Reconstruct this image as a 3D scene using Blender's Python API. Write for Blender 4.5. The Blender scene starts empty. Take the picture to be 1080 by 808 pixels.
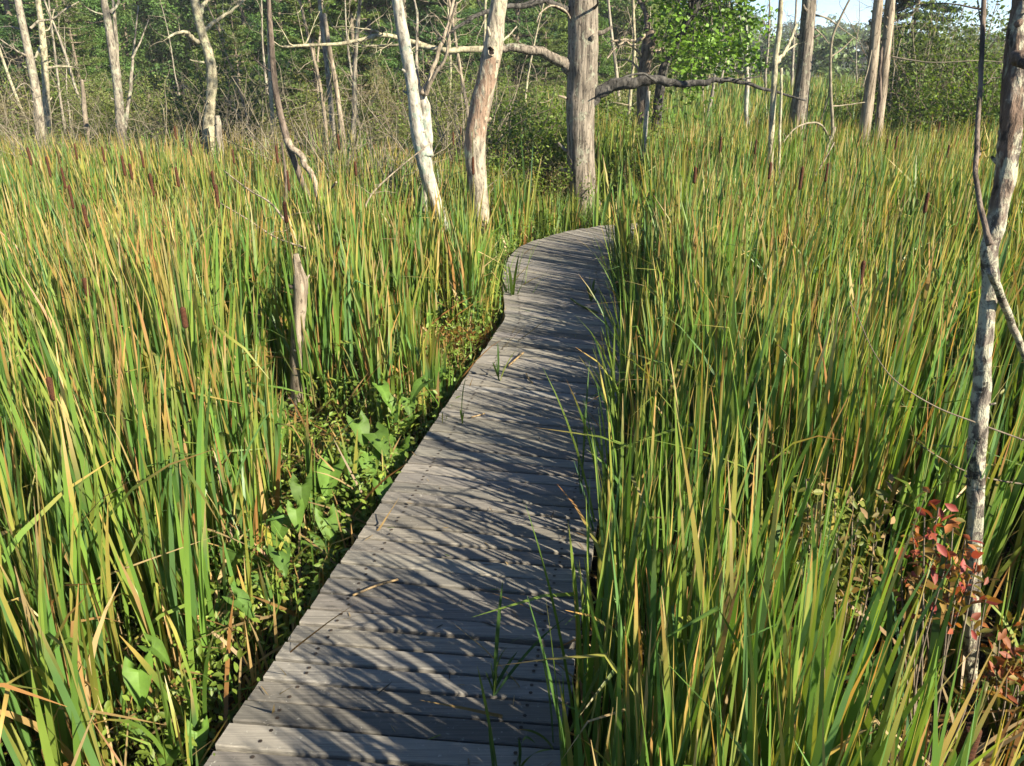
import bpy, math, random
import numpy as np
from mathutils import Vector

rng = np.random.default_rng(7)
random.seed(7)
S = bpy.context.scene
C = S.collection
R = math.radians

# ------------------------------------------------------------------ camera maths (photo is 1080 x 808)
F, CX, CY = 816.0, 540.0, 404.0
H = 1.75                      # eye above the deck (deck top is z = 0)
PITCH = R(22.6)
GZ = -0.34                    # marsh mud level
cp, sp = math.cos(PITCH), math.sin(PITCH)


def ray(px, py):
    u, v = (px - CX) / F, (CY - py) / F
    return np.array([u, cp + v * sp, -sp + v * cp])


def at(px, py, d):            # point seen at a pixel, d metres ahead
    r = ray(px, py)
    return np.array([0, 0, H]) + r * (d / r[1])


def gp(px, py, z=0.0):        # point seen at a pixel, at height z
    r = ray(px, py)
    return np.array([0, 0, H]) + r * ((z - H) / r[2])


def depth(p):
    return p[1] * cp + (H - p[2]) * sp


# ------------------------------------------------------------------ mesh helpers
class MB:
    def __init__(s):
        s.V, s.Q, s.T, s.C, s.QM, s.n = [], [], [], [], [], 0

    def add(s, V, Q=None, T=None, col=(1, 1, 1), mat=0):
        V = np.asarray(V, float).reshape(-1, 3)
        col = np.asarray(col, float)
        if col.ndim == 1:
            col = np.tile(col[:3], (len(V), 1))
        s.V.append(V)
        s.C.append(col[:, :3])
        if Q is not None and len(Q):
            Q = np.asarray(Q, int)
            s.Q.append(Q + s.n)
            s.QM.append(np.full(len(Q), mat))
        if T is not None and len(T):
            s.T.append(np.asarray(T, int) + s.n)
        s.n += len(V)

    def build(s, name, mats, parent=None, smooth=True, origin=None):
        V = np.concatenate(s.V)
        col = np.concatenate(s.C)
        if parent is not None and origin is None:
            origin = np.array(parent['_o'])
        if origin is not None:
            V = V - origin
        me = bpy.data.meshes.new(name)
        Q = np.concatenate(s.Q) if s.Q else np.zeros((0, 4), int)
        T = np.concatenate(s.T) if s.T else np.zeros((0, 3), int)
        QM = np.concatenate(s.QM) if s.QM else np.zeros(0, int)
        nq, nt = len(Q), len(T)
        me.vertices.add(len(V))
        me.vertices.foreach_set('co', V.astype(np.float32).ravel())
        me.loops.add(nq * 4 + nt * 3)
        me.loops.foreach_set('vertex_index', np.concatenate([Q.ravel(), T.ravel()]).astype(np.int32))
        me.polygons.add(nq + nt)
        st = np.concatenate([np.arange(nq) * 4, nq * 4 + np.arange(nt) * 3]).astype(np.int32)
        me.polygons.foreach_set('loop_start', st)
        me.polygons.foreach_set('material_index', np.concatenate([QM, np.zeros(nt, int)]).astype(np.int32))
        me.polygons.foreach_set('use_smooth', np.full(nq + nt, smooth))
        me.update(calc_edges=True)
        a = me.color_attributes.new('Col', 'FLOAT_COLOR', 'POINT')
        a.data.foreach_set('color', np.concatenate([col, np.ones((len(V), 1))], 1).astype(np.float32).ravel())
        for m in (mats if isinstance(mats, (list, tuple)) else [mats]):
            me.materials.append(m)
        o = bpy.data.objects.new(name, me)
        C.objects.link(o)
        if parent is not None:
            o.parent = parent
        elif origin is not None:
            o.location = origin
        return o


def tag(o, label=None, cat=None, group=None, kind=None):
    if label: o['label'] = label
    if cat: o['category'] = cat
    if group: o['group'] = group
    if kind: o['kind'] = kind
    return o


def thing(name, label, cat, loc, group=None, rz=0.0, s=1.0):
    o = bpy.data.objects.new(name, None)
    o.empty_display_size = .2
    C.objects.link(o)
    o.location = [float(a) for a in loc]
    o.rotation_euler.z = rz
    o.scale = (s, s, s) if not isinstance(s, tuple) else s
    o['_o'] = [float(a) for a in loc]
    return tag(o, label, cat, group)


def dup(root, loc, rz=0.0, s=1.0, label=None, group=None, tilt=(0, 0)):
    r = root.copy()
    C.objects.link(r)
    r.location = [float(a) for a in loc]
    r.rotation_euler = (tilt[0], tilt[1], rz)
    r.scale = (s, s, s) if not isinstance(s, tuple) else s
    if label: r['label'] = label
    if group: r['group'] = group
    for ch in list(root.children):
        c = ch.copy()
        C.objects.link(c)
        c.parent = r
        for g in list(ch.children):
            d = g.copy()
            C.objects.link(d)
            d.parent = c
    return r


def unit(v):
    v = np.asarray(v, float)
    return v / np.maximum(np.linalg.norm(v, axis=-1, keepdims=True), 1e-9)


def smooth_line(P, n):
    """Catmull-Rom through P (m,k), n samples per span"""
    P = np.asarray(P, float)
    if len(P) < 3:
        t = np.linspace(0, 1, n + 1)[:, None]
        return P[0] * (1 - t) + P[-1] * t
    E = np.vstack([2 * P[0] - P[1], P, 2 * P[-1] - P[-2]])
    out = []
    t = np.linspace(0, 1, n, endpoint=False)[:, None]
    for i in range(1, len(E) - 2):
        a, b, c, d = E[i - 1], E[i], E[i + 1], E[i + 2]
        out.append(.5 * (2 * b + (c - a) * t + (2 * a - 5 * b + 4 * c - d) * t ** 2 + (3 * b - a - 3 * c + d) * t ** 3))
    out.append(P[-1:])
    return np.vstack(out)


def vnoise(P, sc, seed=0):
    """cheap smooth noise in -1..1 from a few rotated sines"""
    P = np.asarray(P, float) * sc
    r = np.random.default_rng(seed)
    o = np.zeros(P.shape[:-1])
    for k in range(5):
        w = r.normal(size=P.shape[-1]) * (1 + .5 * k)
        o += np.sin(P @ w + r.uniform(0, 6.28)) / (1 + .35 * k)
    return o / 2.4


def tube(mb, P, rad, k=8, col=(1, 1, 1), rough=0.0, fr=3.0, seed=0, cap=True, mat=0):
    P = np.asarray(P, float)
    n = len(P)
    rad = np.asarray(rad, float)
    T = unit(np.gradient(P, axis=0))
    up = np.array([0, 1., 0]) if abs(T[0][1]) < .9 else np.array([1., 0, 0])
    N = np.zeros((n, 3))
    N[0] = unit(np.cross(np.cross(T[0], up), T[0]))
    for i in range(1, n):
        v = N[i - 1] - T[i] * (N[i - 1] @ T[i])
        N[i] = v / max(np.linalg.norm(v), 1e-9)
    B = np.cross(T, N)
    th = np.arange(k) / k * 2 * math.pi
    ring = N[:, None] * np.cos(th)[None, :, None] + B[:, None] * np.sin(th)[None, :, None]
    rr = np.repeat(rad[:, None], k, 1)
    V = P[:, None] + ring * rr[..., None]
    if rough:
        q = ring * .6 + P[:, None] * np.array([1, 1, .45]) * fr
        f = 1 + rough * (.55 * vnoise(q, 1.7, seed) + .4 * vnoise(q, 4.5, seed + 1) + .3 * vnoise(q, 11, seed + 2))
        V = P[:, None] + ring * (rr * f)[..., None]
    i, j = np.meshgrid(np.arange(n - 1), np.arange(k), indexing='ij')
    a = i * k + j
    b = i * k + (j + 1) % k
    Q = np.stack([a, b, b + k, a + k], -1).reshape(-1, 4)
    V = V.reshape(-1, 3)
    Tt = None
    if cap:
        V = np.vstack([V, P[0], P[-1]])
        jj = np.arange(k)
        Tt = np.vstack([np.stack([np.full(k, n * k), (jj + 1) % k, jj], 1),
                        np.stack([np.full(k, n * k + 1), (n - 1) * k + jj, (n - 1) * k + (jj + 1) % k], 1)])
    mb.add(V, Q, Tt, col, mat)


def leaves(mb, P, size, col, up=.5, r=None, aspect=.5, fold=.2, nrm=None):
    """one folded six-point leaf at every point of P"""
    r = r or rng
    n = len(P)
    size = np.broadcast_to(size, (n,))[:, None]
    nr = r.normal(size=(n, 3))
    nr[:, 2] = np.abs(nr[:, 2]) + up
    if nrm is not None:
        nr = nr * .55 + nrm
    nr = unit(nr)
    d = unit(np.cross(nr, r.normal(size=(n, 3))))
    s = np.cross(nr, d)
    w = size * aspect * .5
    V = np.stack([P - d * size * .5, P + s * w - d * size * .08 + nr * w * fold, P + s * w * .72 + d * size * .22 + nr * w * fold,
                  P + d * size * .5 - nr * size * .06, P - s * w * .72 + d * size * .22 + nr * w * fold, P - s * w - d * size * .08 + nr * w * fold], 1)
    b = np.arange(n)[:, None] * 6
    Q = np.concatenate([b + np.array([[0, 1, 2, 3]]), b + np.array([[0, 3, 4, 5]])])
    mb.add(V.reshape(-1, 3), Q, None, np.repeat(col, 6, 0))


def quads(mb, P, size, col, up=.5, r=None, aspect=.6):
    r = r or rng
    n = len(P)
    size = np.broadcast_to(size, (n,))[:, None]
    nr = r.normal(size=(n, 3))
    nr[:, 2] = np.abs(nr[:, 2]) + up
    nr = unit(nr)
    d = unit(np.cross(nr, r.normal(size=(n, 3))))
    s = np.cross(nr, d)
    V = np.stack([P - d * size * .5, P + s * size * aspect * .5 + nr * size * .08, P + d * size * .5, P - s * size * aspect * .5 + nr * size * .08], 1)
    Q = np.arange(n * 4).reshape(-1, 4)
    mb.add(V.reshape(-1, 3), Q, None, np.repeat(col, 4, 0))


def blades(mb, base, L, W, az, lean, bend, c0, c1, c2, age, seg=7, foldt=None, folda=None, r=None, twist=None):
    """long strap leaves. base (n,3); colours run c0 at the foot, c1 above, c2 at the withered tip"""
    r = r or rng
    n = len(base)
    t = np.linspace(0, 1, seg + 1)
    th = lean[:, None] + bend[:, None] * t[None] ** 1.8
    if foldt is not None:
        th = th + folda[:, None] / (1 + np.exp(-(t[None] - foldt[:, None]) * 40))
    hd = np.stack([np.cos(az), np.sin(az), np.zeros(n)], -1)
    tan = hd[:, None] * np.sin(th)[..., None] + np.array([0, 0, 1.])[None, None] * np.cos(th)[..., None]
    step = tan * (L[:, None] / seg)[..., None]
    P = base[:, None] + np.concatenate([np.zeros((n, 1, 3)), np.cumsum(step, 1)[:, :-1]], 1)
    tw = r.uniform(-1.2, 1.2, n) if twist is None else twist
    ph = (az + math.pi / 2 + r.normal(0, .9, n))[:, None] + tw[:, None] * t[None]
    wd = np.stack([np.cos(ph), np.sin(ph), np.zeros_like(ph)], -1)
    wd = unit(wd - tan * np.sum(wd * tan, -1, keepdims=True))
    prof = (.55 + .45 * np.minimum(t / .3, 1)) * (1 - np.clip((t - .52) / .48, 0, 1) ** 2.6)
    prof[-1] = .06
    w = (W[:, None] * prof[None] * .5)[..., None]
    V = np.stack([P - wd * w, P + wd * w], 2)           # n, seg+1, 2, 3
    k = np.clip((t[None] - (1 - age[:, None])) / .22, 0, 1)[..., None]
    f = np.clip(t[None, :, None] / .35, 0, 1)
    col = (c0[:, None] * (1 - f) + c1[:, None] * f) * (1 - k) + c2[:, None] * k
    col = np.repeat(col[:, :, None], 2, 2)
    m = 2 * (seg + 1)
    b = (np.arange(n) * m)[:, None] + (np.arange(seg) * 2)[None]
    Q = np.stack([b, b + 1, b + 3, b + 2], -1).reshape(-1, 4)
    mb.add(V.reshape(-1, 3), Q, None, col.reshape(-1, 3))


# ------------------------------------------------------------------ materials
def mat(name):
    m = bpy.data.materials.new(name)
    m.use_nodes = True
    nt = m.node_tree
    for nd in list(nt.nodes):
        nt.nodes.remove(nd)
    out = nt.nodes.new('ShaderNodeOutputMaterial')
    return m, nt, out


def N(nt, t, **kw):
    nd = nt.nodes.new(t)
    for k, v in kw.items():
        if k.startswith('i_'):
            key = k[2:].replace('_', ' ')
            nd.inputs[int(key) if key.isdigit() else key].default_value = v
        else:
            setattr(nd, k, v)
    return nd


def ramp(nt, src, stops):
    r = N(nt, 'ShaderNodeValToRGB')
    e = r.color_ramp.elements
    while len(e) < len(stops):
        e.new(.5)
    for el, (p, c) in zip(e, stops):
        el.position = p
        el.color = (*c, 1) if len(c) == 3 else c
    nt.links.new(src, r.inputs[0])
    return r.outputs[0]


def noise(nt, vec, scale, det=5, rough=.6, dist=0.0):
    n = N(nt, 'ShaderNodeTexNoise', i_Scale=scale, i_Detail=det, i_Roughness=rough, i_Distortion=dist)
    if vec is not None:
        nt.links.new(vec, n.inputs['Vector'])
    return n.outputs['Fac']


def coords(nt, scale=(1, 1, 1), kind='Object'):
    tc = N(nt, 'ShaderNodeTexCoord')
    mp = N(nt, 'ShaderNodeMapping')
    mp.inputs['Scale'].default_value = scale
    nt.links.new(tc.outputs[kind], mp.inputs['Vector'])
    return mp.outputs[0]


def mix(nt, fac, a, b, mode='MIX'):
    m = N(nt, 'ShaderNodeMix', data_type='RGBA', blend_type=mode)
    for s, v in ((m.inputs[0], fac), (m.inputs[6], a), (m.inputs[7], b)):
        if hasattr(v, 'links') or hasattr(v, 'is_linked'):
            nt.links.new(v, s)
        else:
            s.default_value = (*v, 1) if isinstance(v, tuple) and len(v) == 3 else v
    return m.outputs[2]


def leaf_mat(name, trans=.35, rough=.5, spec=.35, sc=30.0, var=.35, stripe=False):
    m, nt, out = mat(name)
    at_ = N(nt, 'ShaderNodeAttribute', attribute_name='Col')
    n = noise(nt, coords(nt, (1, 1, .25) if stripe else (1, 1, 1)), sc, 3)
    v = ramp(nt, n, [(.25, (1 - var,) * 3), (.75, (1 + var * .6,) * 3)])
    c = mix(nt, 1.0, at_.outputs['Color'], v, 'MULTIPLY')
    p = N(nt, 'ShaderNodeBsdfPrincipled', i_Roughness=rough)
    p.inputs['Specular IOR Level'].default_value = spec
    nt.links.new(c, p.inputs['Base Color'])
    tr = N(nt, 'ShaderNodeBsdfTranslucent')
    c2 = mix(nt, 1.0, c, (1.25, 1.2, .6), 'MULTIPLY')
    nt.links.new(c2, tr.inputs['Color'])
    mx = N(nt, 'ShaderNodeMixShader')
    mx.inputs[0].default_value = trans
    nt.links.new(p.outputs[0], mx.inputs[1])
    nt.links.new(tr.outputs[0], mx.inputs[2])
    nt.links.new(mx.outputs[0], out.inputs[0])
    return m


def bark_mat(name, dark, light, lichen=None, lich_amt=.5, furrow=30, stretch=.12, strip=None, zr=None, bump=.6, rough=.9, lsc=9):
    m, nt, out = mat(name)
    v = coords(nt, (1, 1, stretch))
    vo = coords(nt)
    n1 = noise(nt, v, furrow, 6, .65, .3)
    c = ramp(nt, n1, [(.36, tuple(x * .6 for x in dark)), (.46, tuple(.35 * b + .65 * a for a, b in zip(dark, light))), (.56, tuple(x * .95 for x in light)), (.70, tuple(x * 1.2 for x in light))])
    big = noise(nt, vo, 3.0, 4)
    c = mix(nt, ramp(nt, big, [(.35, (0, 0, 0)), (.7, (.45,) * 3)]), c, tuple(x * .55 for x in light))
    if lichen:
        n2 = noise(nt, vo, lsc, 7, .7, .4)
        fac = ramp(nt, n2, [(lich_amt, (0, 0, 0)), (lich_amt + .06, (.9,) * 3)])
        c = mix(nt, fac, c, lichen)
    if strip:
        n3 = noise(nt, coords(nt, (1, 1, .3)), 7, 5, .6)
        sep = N(nt, 'ShaderNodeSeparateXYZ')
        nt.links.new(vo, sep.inputs[0])
        ad = N(nt, 'ShaderNodeMath', operation='MULTIPLY_ADD')
        nt.links.new(n3, ad.inputs[0])
        ad.inputs[1].default_value = 1.0
        nt.links.new(sep.outputs['Z'], ad.inputs[2])
        a, b = zr
        mr = ramp(nt, N_map(nt, ad.outputs[0], a + .5, b + .5), [(0, (0, 0, 0)), (.04, (1, 1, 1)), (.93, (1, 1, 1)), (1, (0, 0, 0))])
        n6 = noise(nt, coords(nt, (1, 1, .35)), 11, 5, .65)
        mr = mix(nt, 1.0, mr, ramp(nt, n6, [(.45, (0, 0, 0)), (.50, (1, 1, 1))]), 'MULTIPLY')
        n4 = noise(nt, coords(nt, (1, 1, .05)), 60, 4, .6)
        sc_ = ramp(nt, n4, [(.3, tuple(x * .45 for x in strip)), (.65, strip)])
        c = mix(nt, mr, c, sc_)
    n7 = noise(nt, coords(nt, (1, 1, .45)), 34, 4, .7)
    c = mix(nt, ramp(nt, n7, [(.56, (0, 0, 0)), (.63, (.75,) * 3)]), c, tuple(x * .45 for x in dark))
    p = N(nt, 'ShaderNodeBsdfPrincipled', i_Roughness=rough)
    p.inputs['Specular IOR Level'].default_value = .2
    nt.links.new(c, p.inputs['Base Color'])
    bp = N(nt, 'ShaderNodeBump', i_Strength=bump, i_Distance=.03)
    nt.links.new(n1, bp.inputs['Height'])
    nt.links.new(bp.outputs[0], p.inputs['Normal'])
    nt.links.new(p.outputs[0], out.inputs[0])
    return m


def N_map(nt, s, a, b):
    mr = N(nt, 'ShaderNodeMapRange')
    nt.links.new(s, mr.inputs[0])
    mr.inputs[1].default_value, mr.inputs[2].default_value = a, b
    return mr.outputs[0]


def deck_mat():
    m, nt, out = mat('weathered_planks')
    at_ = N(nt, 'ShaderNodeAttribute', attribute_name='Col')
    v = coords(nt, (1.6, 130, 130))
    n1 = noise(nt, v, 1.6, 8, .72, .15)
    c = ramp(nt, n1, [(.28, (.06, .057, .051)), (.42, (.145, .138, .125)), (.58, (.215, .203, .184)), (.78, (.29, .272, .246))])
    c = mix(nt, 1.0, c, at_.outputs['Color'], 'MULTIPLY')
    n2 = noise(nt, coords(nt), 7, 6, .65)
    c = mix(nt, ramp(nt, n2, [(.4, (0, 0, 0)), (.75, (.55,) * 3)]), c, (.13, .125, .11))
    n3 = noise(nt, coords(nt), 55, 5, .7)
    c = mix(nt, ramp(nt, n3, [(.62, (0, 0, 0)), (.70, (.6,) * 3)]), c, (.40, .39, .34))
    n5 = noise(nt, coords(nt, (3, 14, 14)), 3, 3, .5)
    c = mix(nt, ramp(nt, n5, [(.66, (0, 0, 0)), (.72, (.8,) * 3)]), c, (.05, .045, .038))
    p = N(nt, 'ShaderNodeBsdfPrincipled', i_Roughness=.85)
    p.inputs['Specular IOR Level'].default_value = .25
    nt.links.new(c, p.inputs['Base Color'])
    bp = N(nt, 'ShaderNodeBump', i_Strength=.5, i_Distance=.0025)
    nt.links.new(n1, bp.inputs['Height'])
    nt.links.new(bp.outputs[0], p.inputs['Normal'])
    nt.links.new(p.outputs[0], out.inputs[0])
    return m


def plain(name, c1, c2, sc=20, rough=.9, bump=.5, dist=.01):
    m, nt, out = mat(name)
    n = noise(nt, coords(nt), sc, 6, .65)
    c = ramp(nt, n, [(.35, c1), (.65, c2)])
    p = N(nt, 'ShaderNodeBsdfPrincipled', i_Roughness=rough)
    p.inputs['Specular IOR Level'].default_value = .2
    nt.links.new(c, p.inputs['Base Color'])
    bp = N(nt, 'ShaderNodeBump', i_Strength=bump, i_Distance=dist)
    nt.links.new(n, bp.inputs['Height'])
    nt.links.new(bp.outputs[0], p.inputs['Normal'])
    nt.links.new(p.outputs[0], out.inputs[0])
    return m


M_REED = leaf_mat('reed_leaf', .38, .45, .4, 14, .22, True)
M_LEAF = leaf_mat('tree_leaf', .30, .5, .35, 8, .3)
M_SHRUB = leaf_mat('shrub_leaf', .45, .55, .3, 8, .3)
M_BROAD = leaf_mat('broad_leaf', .35, .55, .28, 30, .25)
M_DECK = deck_mat()
M_BEAM = plain('old_beam', (.035, .03, .025), (.12, .11, .095), 12)
M_NAIL = plain('rusty_nail', (.02, .016, .014), (.06, .045, .035), 60, .7)
M_MUD = plain('marsh_mud', (.016, .012, .008), (.055, .042, .026), 5, .8, .8, .04)
M_HILL = plain('hill_soil', (.02, .03, .012), (.04, .06, .02), .2)
M_SEED = plain('seed_head_brown', (.030, .012, .007), (.085, .034, .016), 160, .95, .9, .004)
M_BARK_OAK = bark_mat('oak_bark', (0.052, 0.044, 0.035), (0.248, 0.213, 0.166), (0.228, 0.235, 0.173), .56, 26, .10, bump=1.0)
M_BARK_GREY = bark_mat('grey_bark', (0.090, 0.078, 0.062), (0.298, 0.263, 0.201), (0.290, 0.305, 0.214), .55, 24, .2)
M_BARK_PALE = bark_mat('pale_bark', (0.151, 0.135, 0.090), (0.380, 0.341, 0.229), (0.332, 0.355, 0.214), .55, 18, .6)
M_BARK_WHITE = bark_mat('white_bark', (0.180, 0.164, 0.132), (0.415, 0.384, 0.311), (0.186, 0.235, 0.186), .53, 16, .4)
M_BARK_BROWN = bark_mat('brown_bark', (0.052, 0.040, 0.031), (0.167, 0.131, 0.102), (0.207, 0.198, 0.161), .64, 22, .2)
M_BARK_HOLE = bark_mat('peeling_bark', (0.118, 0.100, 0.076), (0.380, 0.334, 0.249), (0.324, 0.334, 0.221), .54, 20, .25, strip=(.285, .198, .138), zr=(1.42, 2.30), bump=.9)
M_BARK_LICHEN = bark_mat('lichen_bark', (.045, .038, .032), (.21, .18, .145), (.35, .34, .25), .465, 26, .3, strip=(.16, .112, .082), zr=(1.62, 6), bump=1.0, lsc=24)
M_BARK_DRIFT = bark_mat('driftwood', (0.115, 0.090, 0.062), (0.322, 0.269, 0.198), None, .5, 30, .08)
M_BARK_BLACK = bark_mat('dark_limb_bark', (0.020, 0.019, 0.017), (0.086, 0.081, 0.071), (0.162, 0.173, 0.136), .63, 22, .3)
M_TWIG = plain('grey_twig', (.11, .095, .065), (.26, .225, .16), 15)
M_TWIGD = plain('brown_twig', (.07, .055, .04), (.20, .165, .12), 15)
M_HOLE_SHADE = plain('hole_shade', (.008, .006, .005), (.02, .014, .01), 30)  # near-black colour stands in for the shade inside the trunk hole

# ------------------------------------------------------------------ boardwalk outline
LE = [(-1.24, -.5), (-.836, 1.52), (-.05, 5.45), (-.075, 6.6), (-.005, 7.5), (.2, 8.05), (.63, 8.62), (1.12, 8.95), (2.0, 9.25), (3.4, 9.5)]
RE = [(-.28, -.5), (.127, 1.52), (.82, 5.2), (.85, 6.2), (.89, 6.85), (1.0, 7.35), (1.2, 7.72), (1.6, 7.98), (2.2, 8.22), (3.5, 8.5)]
LEp = smooth_line([(-1.24, -.5), (-.836, 1.52)], 14)
EL = np.vstack([smooth_line(LE[:3], 1)[:-1], smooth_line(LE[2:], 10)])
ER = np.vstack([smooth_line(RE[:3], 1)[:-1], smooth_line(RE[2:], 10)])


def arc(Pl):
    return np.concatenate([[0], np.cumsum(np.linalg.norm(np.diff(Pl, axis=0), axis=1))])


def along(Pl, s):
    a = arc(Pl)
    return np.stack([np.interp(s, a, Pl[:, 0]), np.interp(s, a, Pl[:, 1])], -1)


def dist_line(P, Pl):
    out = np.full(len(P), 1e9)
    for a, b in zip(Pl[:-1], Pl[1:]):
        ab = b - a
        t = np.clip(((P - a) @ ab) / (ab @ ab), 0, 1)
        out = np.minimum(out, np.linalg.norm(P - (a + t[:, None] * ab), axis=1))
    return out


def in_poly(P, Pg):
    ins = np.zeros(len(P), bool)
    j = len(Pg) - 1
    for i in range(len(Pg)):
        xi, yi = Pg[i]
        xj, yj = Pg[j]
        c = ((yi > P[:, 1]) != (yj > P[:, 1])) & (P[:, 0] < (xj - xi) * (P[:, 1] - yi) / (yj - yi + 1e-12) + xi)
        ins ^= c
        j = i
    return ins


POLY = np.vstack([EL, ER[::-1]])


def left_side(P):
    """True where a point lies on the left of the walk"""
    cx = np.interp(P[:, 1], (EL[:, 1] + 0), EL[:, 0])
    return np.where(P[:, 1] < 8.9, P[:, 0] < cx + .3, (P[:, 0] < .9) | (P[:, 1] > 9.6 + .1 * P[:, 0]) & (P[:, 0] < .9))


# ------------------------------------------------------------------ setting: ground and hills
def ground():
    mb = MB()
    xs = np.concatenate([[-700, -200, -60], np.linspace(-22, 22, 90), [60, 200, 700]])
    ys = np.concatenate([[-300, -40], np.linspace(-6, 34, 82), [60, 200, 900]])
    X, Y = np.meshgrid(xs, ys, indexing='ij')
    Z = GZ + .035 * vnoise(np.stack([X, Y], -1), 3.2, 3) + .02 * vnoise(np.stack([X, Y], -1), 9, 4)
    n, m = X.shape
    i, j = np.meshgrid(np.arange(n - 1), np.arange(m - 1), indexing='ij')
    a = i * m + j
    mb.add(np.stack([X, Y, Z], -1), np.stack([a, a + m, a + m + 1, a + 1], -1).reshape(-1, 4))
    tag(mb.build('ground', M_MUD), kind='structure')


HX, HY, HH = 62, 260, 7.5


def hill_z(x, y):
    z = HH * np.exp(-(((x - HX) / 62) ** 2 + ((y - HY) / 70) ** 2))
    z += 9.0 * np.exp(-(((x + 90) / 90) ** 2 + ((y - 200) / 70) ** 2))
    return GZ - .3 + z


def hills():
    mb = MB()
    xs = np.linspace(-320, 320, 81)
    ys = np.linspace(80, 460, 50)
    X, Y = np.meshgrid(xs, ys, indexing='ij')
    Z = hill_z(X, Y)
    n, m = X.shape
    i, j = np.meshgrid(np.arange(n - 1), np.arange(m - 1), indexing='ij')
    a = i * m + j
    mb.add(np.stack([X, Y, Z], -1), np.stack([a, a + m, a + m + 1, a + 1], -1).reshape(-1, 4))
    tag(mb.build('hills', M_HILL), kind='structure')


# ------------------------------------------------------------------ boardwalk
def boardwalk():
    t = thing('boardwalk', 'narrow weathered grey plank boardwalk curving right through the cattail marsh', 'boardwalk', (-.35, 1.5, 0))
    mb = MB()
    r = np.random.default_rng(5)
    s_l, s_r = arc(EL)[-1], arc(ER)[-1]
    # plank pitch follows the left edge; matching places on both edges are tied by the bend
    kl = np.interp
    key_l = [0, arc(EL)[2], s_l]
    key_r = [0, arc(ER)[2], s_r]
    pos = 0.0
    th = .036
    while pos < s_l - .12:
        w = r.choice([.083, .088, .091, .086])
        g = r.uniform(.006, .011)
        e = []
        for q in (pos + g, pos + w):
            qr = np.interp(q, key_l, key_r)
            e.append((along(EL, np.array([q]))[0], along(ER, np.array([qr]))[0]))
        (l0, r0), (l1, r1) = e
        d = unit(r0 - l0)
        jl, jr = r.normal(0, .002), r.normal(0, .004)
        tone = r.uniform(.70, 1.24) * np.array([1, r.uniform(.97, 1.01), r.uniform(.88, .99)])
        ns = 9
        dz = r.normal(0, .0022)
        tl = r.normal(0, .004)
        if r.random() < .12:
            tone_k = r.uniform(.55, .75)
        else:
            tone_k = 1.0
        u = np.linspace(0, 1, ns)
        sec = []
        A = l0 + d * jl
        B = r0 + d * jr
        Cc = l1 + d * jl
        D = r1 + d * jr
        wob = .0016 * np.cumsum(r.normal(size=ns))
        for k, x in enumerate(u):
            f = A * (1 - x) + B * x
            b = Cc * (1 - x) + D * x
            nrm = unit(b - f)
            f = f + nrm * wob[k]
            z = dz + tl * (x - .5) + .0015 * math.sin(7 * x + pos * 9)
            c = .004
            sec.append([(*f, z - th), (*f, z - c), (*(f + nrm * c), z + .0), (*((f + b) / 2), z - .0014), (*(b - nrm * c), z), (*b, z - c), (*b, z - th)])
        V = np.array(sec)
        K = 7
        i, j = np.meshgrid(np.arange(ns - 1), np.arange(K), indexing='ij')
        a = i * K + j
        b2 = i * K + (j + 1) % K
        Q = np.stack([a, a + K, b2 + K, b2], -1).reshape(-1, 4)
        V = V.reshape(-1, 3)
        T = []
        for base, fl in ((0, 1), ((ns - 1) * K, 0)):
            for q in range(1, K - 1):
                T.append((base, base + q, base + q + 1) if fl else (base, base + q + 1, base + q))
        mb.add(V, Q, T, tone * tone_k)
        # nail heads above both stringers
        for x in (.13, .87):
            for y in (.28, .72):
                ctr = (A * (1 - x) + B * x) * (1 - y) + (Cc * (1 - x) + D * x) * y + r.normal(0, .004, 2)
                th6 = np.arange(6) / 6 * 6.283
                ring = np.stack([ctr[0] + .0062 * np.cos(th6), ctr[1] + .0062 * np.sin(th6), np.full(6, dz + tl * (x - .5) + .0024)], -1)
                mb.add(ring, [(0, 1, 2, 3), (0, 3, 4, 5)], None, (1, 1, 1), 1)
        pos += w + g * .2
    mb.build('deck', [M_DECK, M_NAIL], t, smooth=False)
    for off in (.13, .87):
        mb = MB()
        ss = np.linspace(0, s_l - .2, 60)
        Lp = along(EL, ss)
        Rp = along(ER, np.interp(ss, key_l, key_r))
        c = Lp * (1 - off) + Rp * off
        d = unit(np.gradient(c, axis=0))
        n = np.stack([-d[:, 1], d[:, 0]], -1) * .022
        V = np.stack([np.column_stack([c - n, np.full(60, -.042)]), np.column_stack([c + n, np.full(60, -.042)]),
                      np.column_stack([c + n, np.full(60, -.18)]), np.column_stack([c - n, np.full(60, -.18)])], 1).reshape(-1, 3)
        i, j = np.meshgrid(np.arange(59), np.arange(4), indexing='ij')
        Q = np.stack([i * 4 + j, i * 4 + (j + 1) % 4, i * 4 + 4 + (j + 1) % 4, i * 4 + 4 + j], -1).reshape(-1, 4)
        mb.add(V, Q)
        mb.build('stringer', M_BEAM, t, smooth=False)
    for q in np.arange(.6, s_l - .4, 1.6):
        for off in (.2, .8):
            c = along(EL, np.array([q]))[0] * (1 - off) + along(ER, np.array([np.interp(q, key_l, key_r)]))[0] * off
            mb = MB()
            tube(mb, [(c[0], c[1], -.7), (c[0], c[1], -.185)], [.05, .05], 10)
            mb.build('post', M_BEAM, t)


# ------------------------------------------------------------------ reeds
GREEN = np.array([[.094, .180, .029], [.116, .202, .033], [.080, .168, .037], [.146, .216, .037], [.088, .174, .052]])
YEL = np.array([[.30, .29, .06], [.36, .30, .075], [.25, .27, .05]])
TAN = np.array([[.42, .29, .12], [.36, .22, .085], [.48, .36, .18], [.30, .155, .05]])
TIPC = np.array([[.46, .26, .09], [.54, .39, .18], [.44, .33, .09], [.36, .18, .07]])


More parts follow.
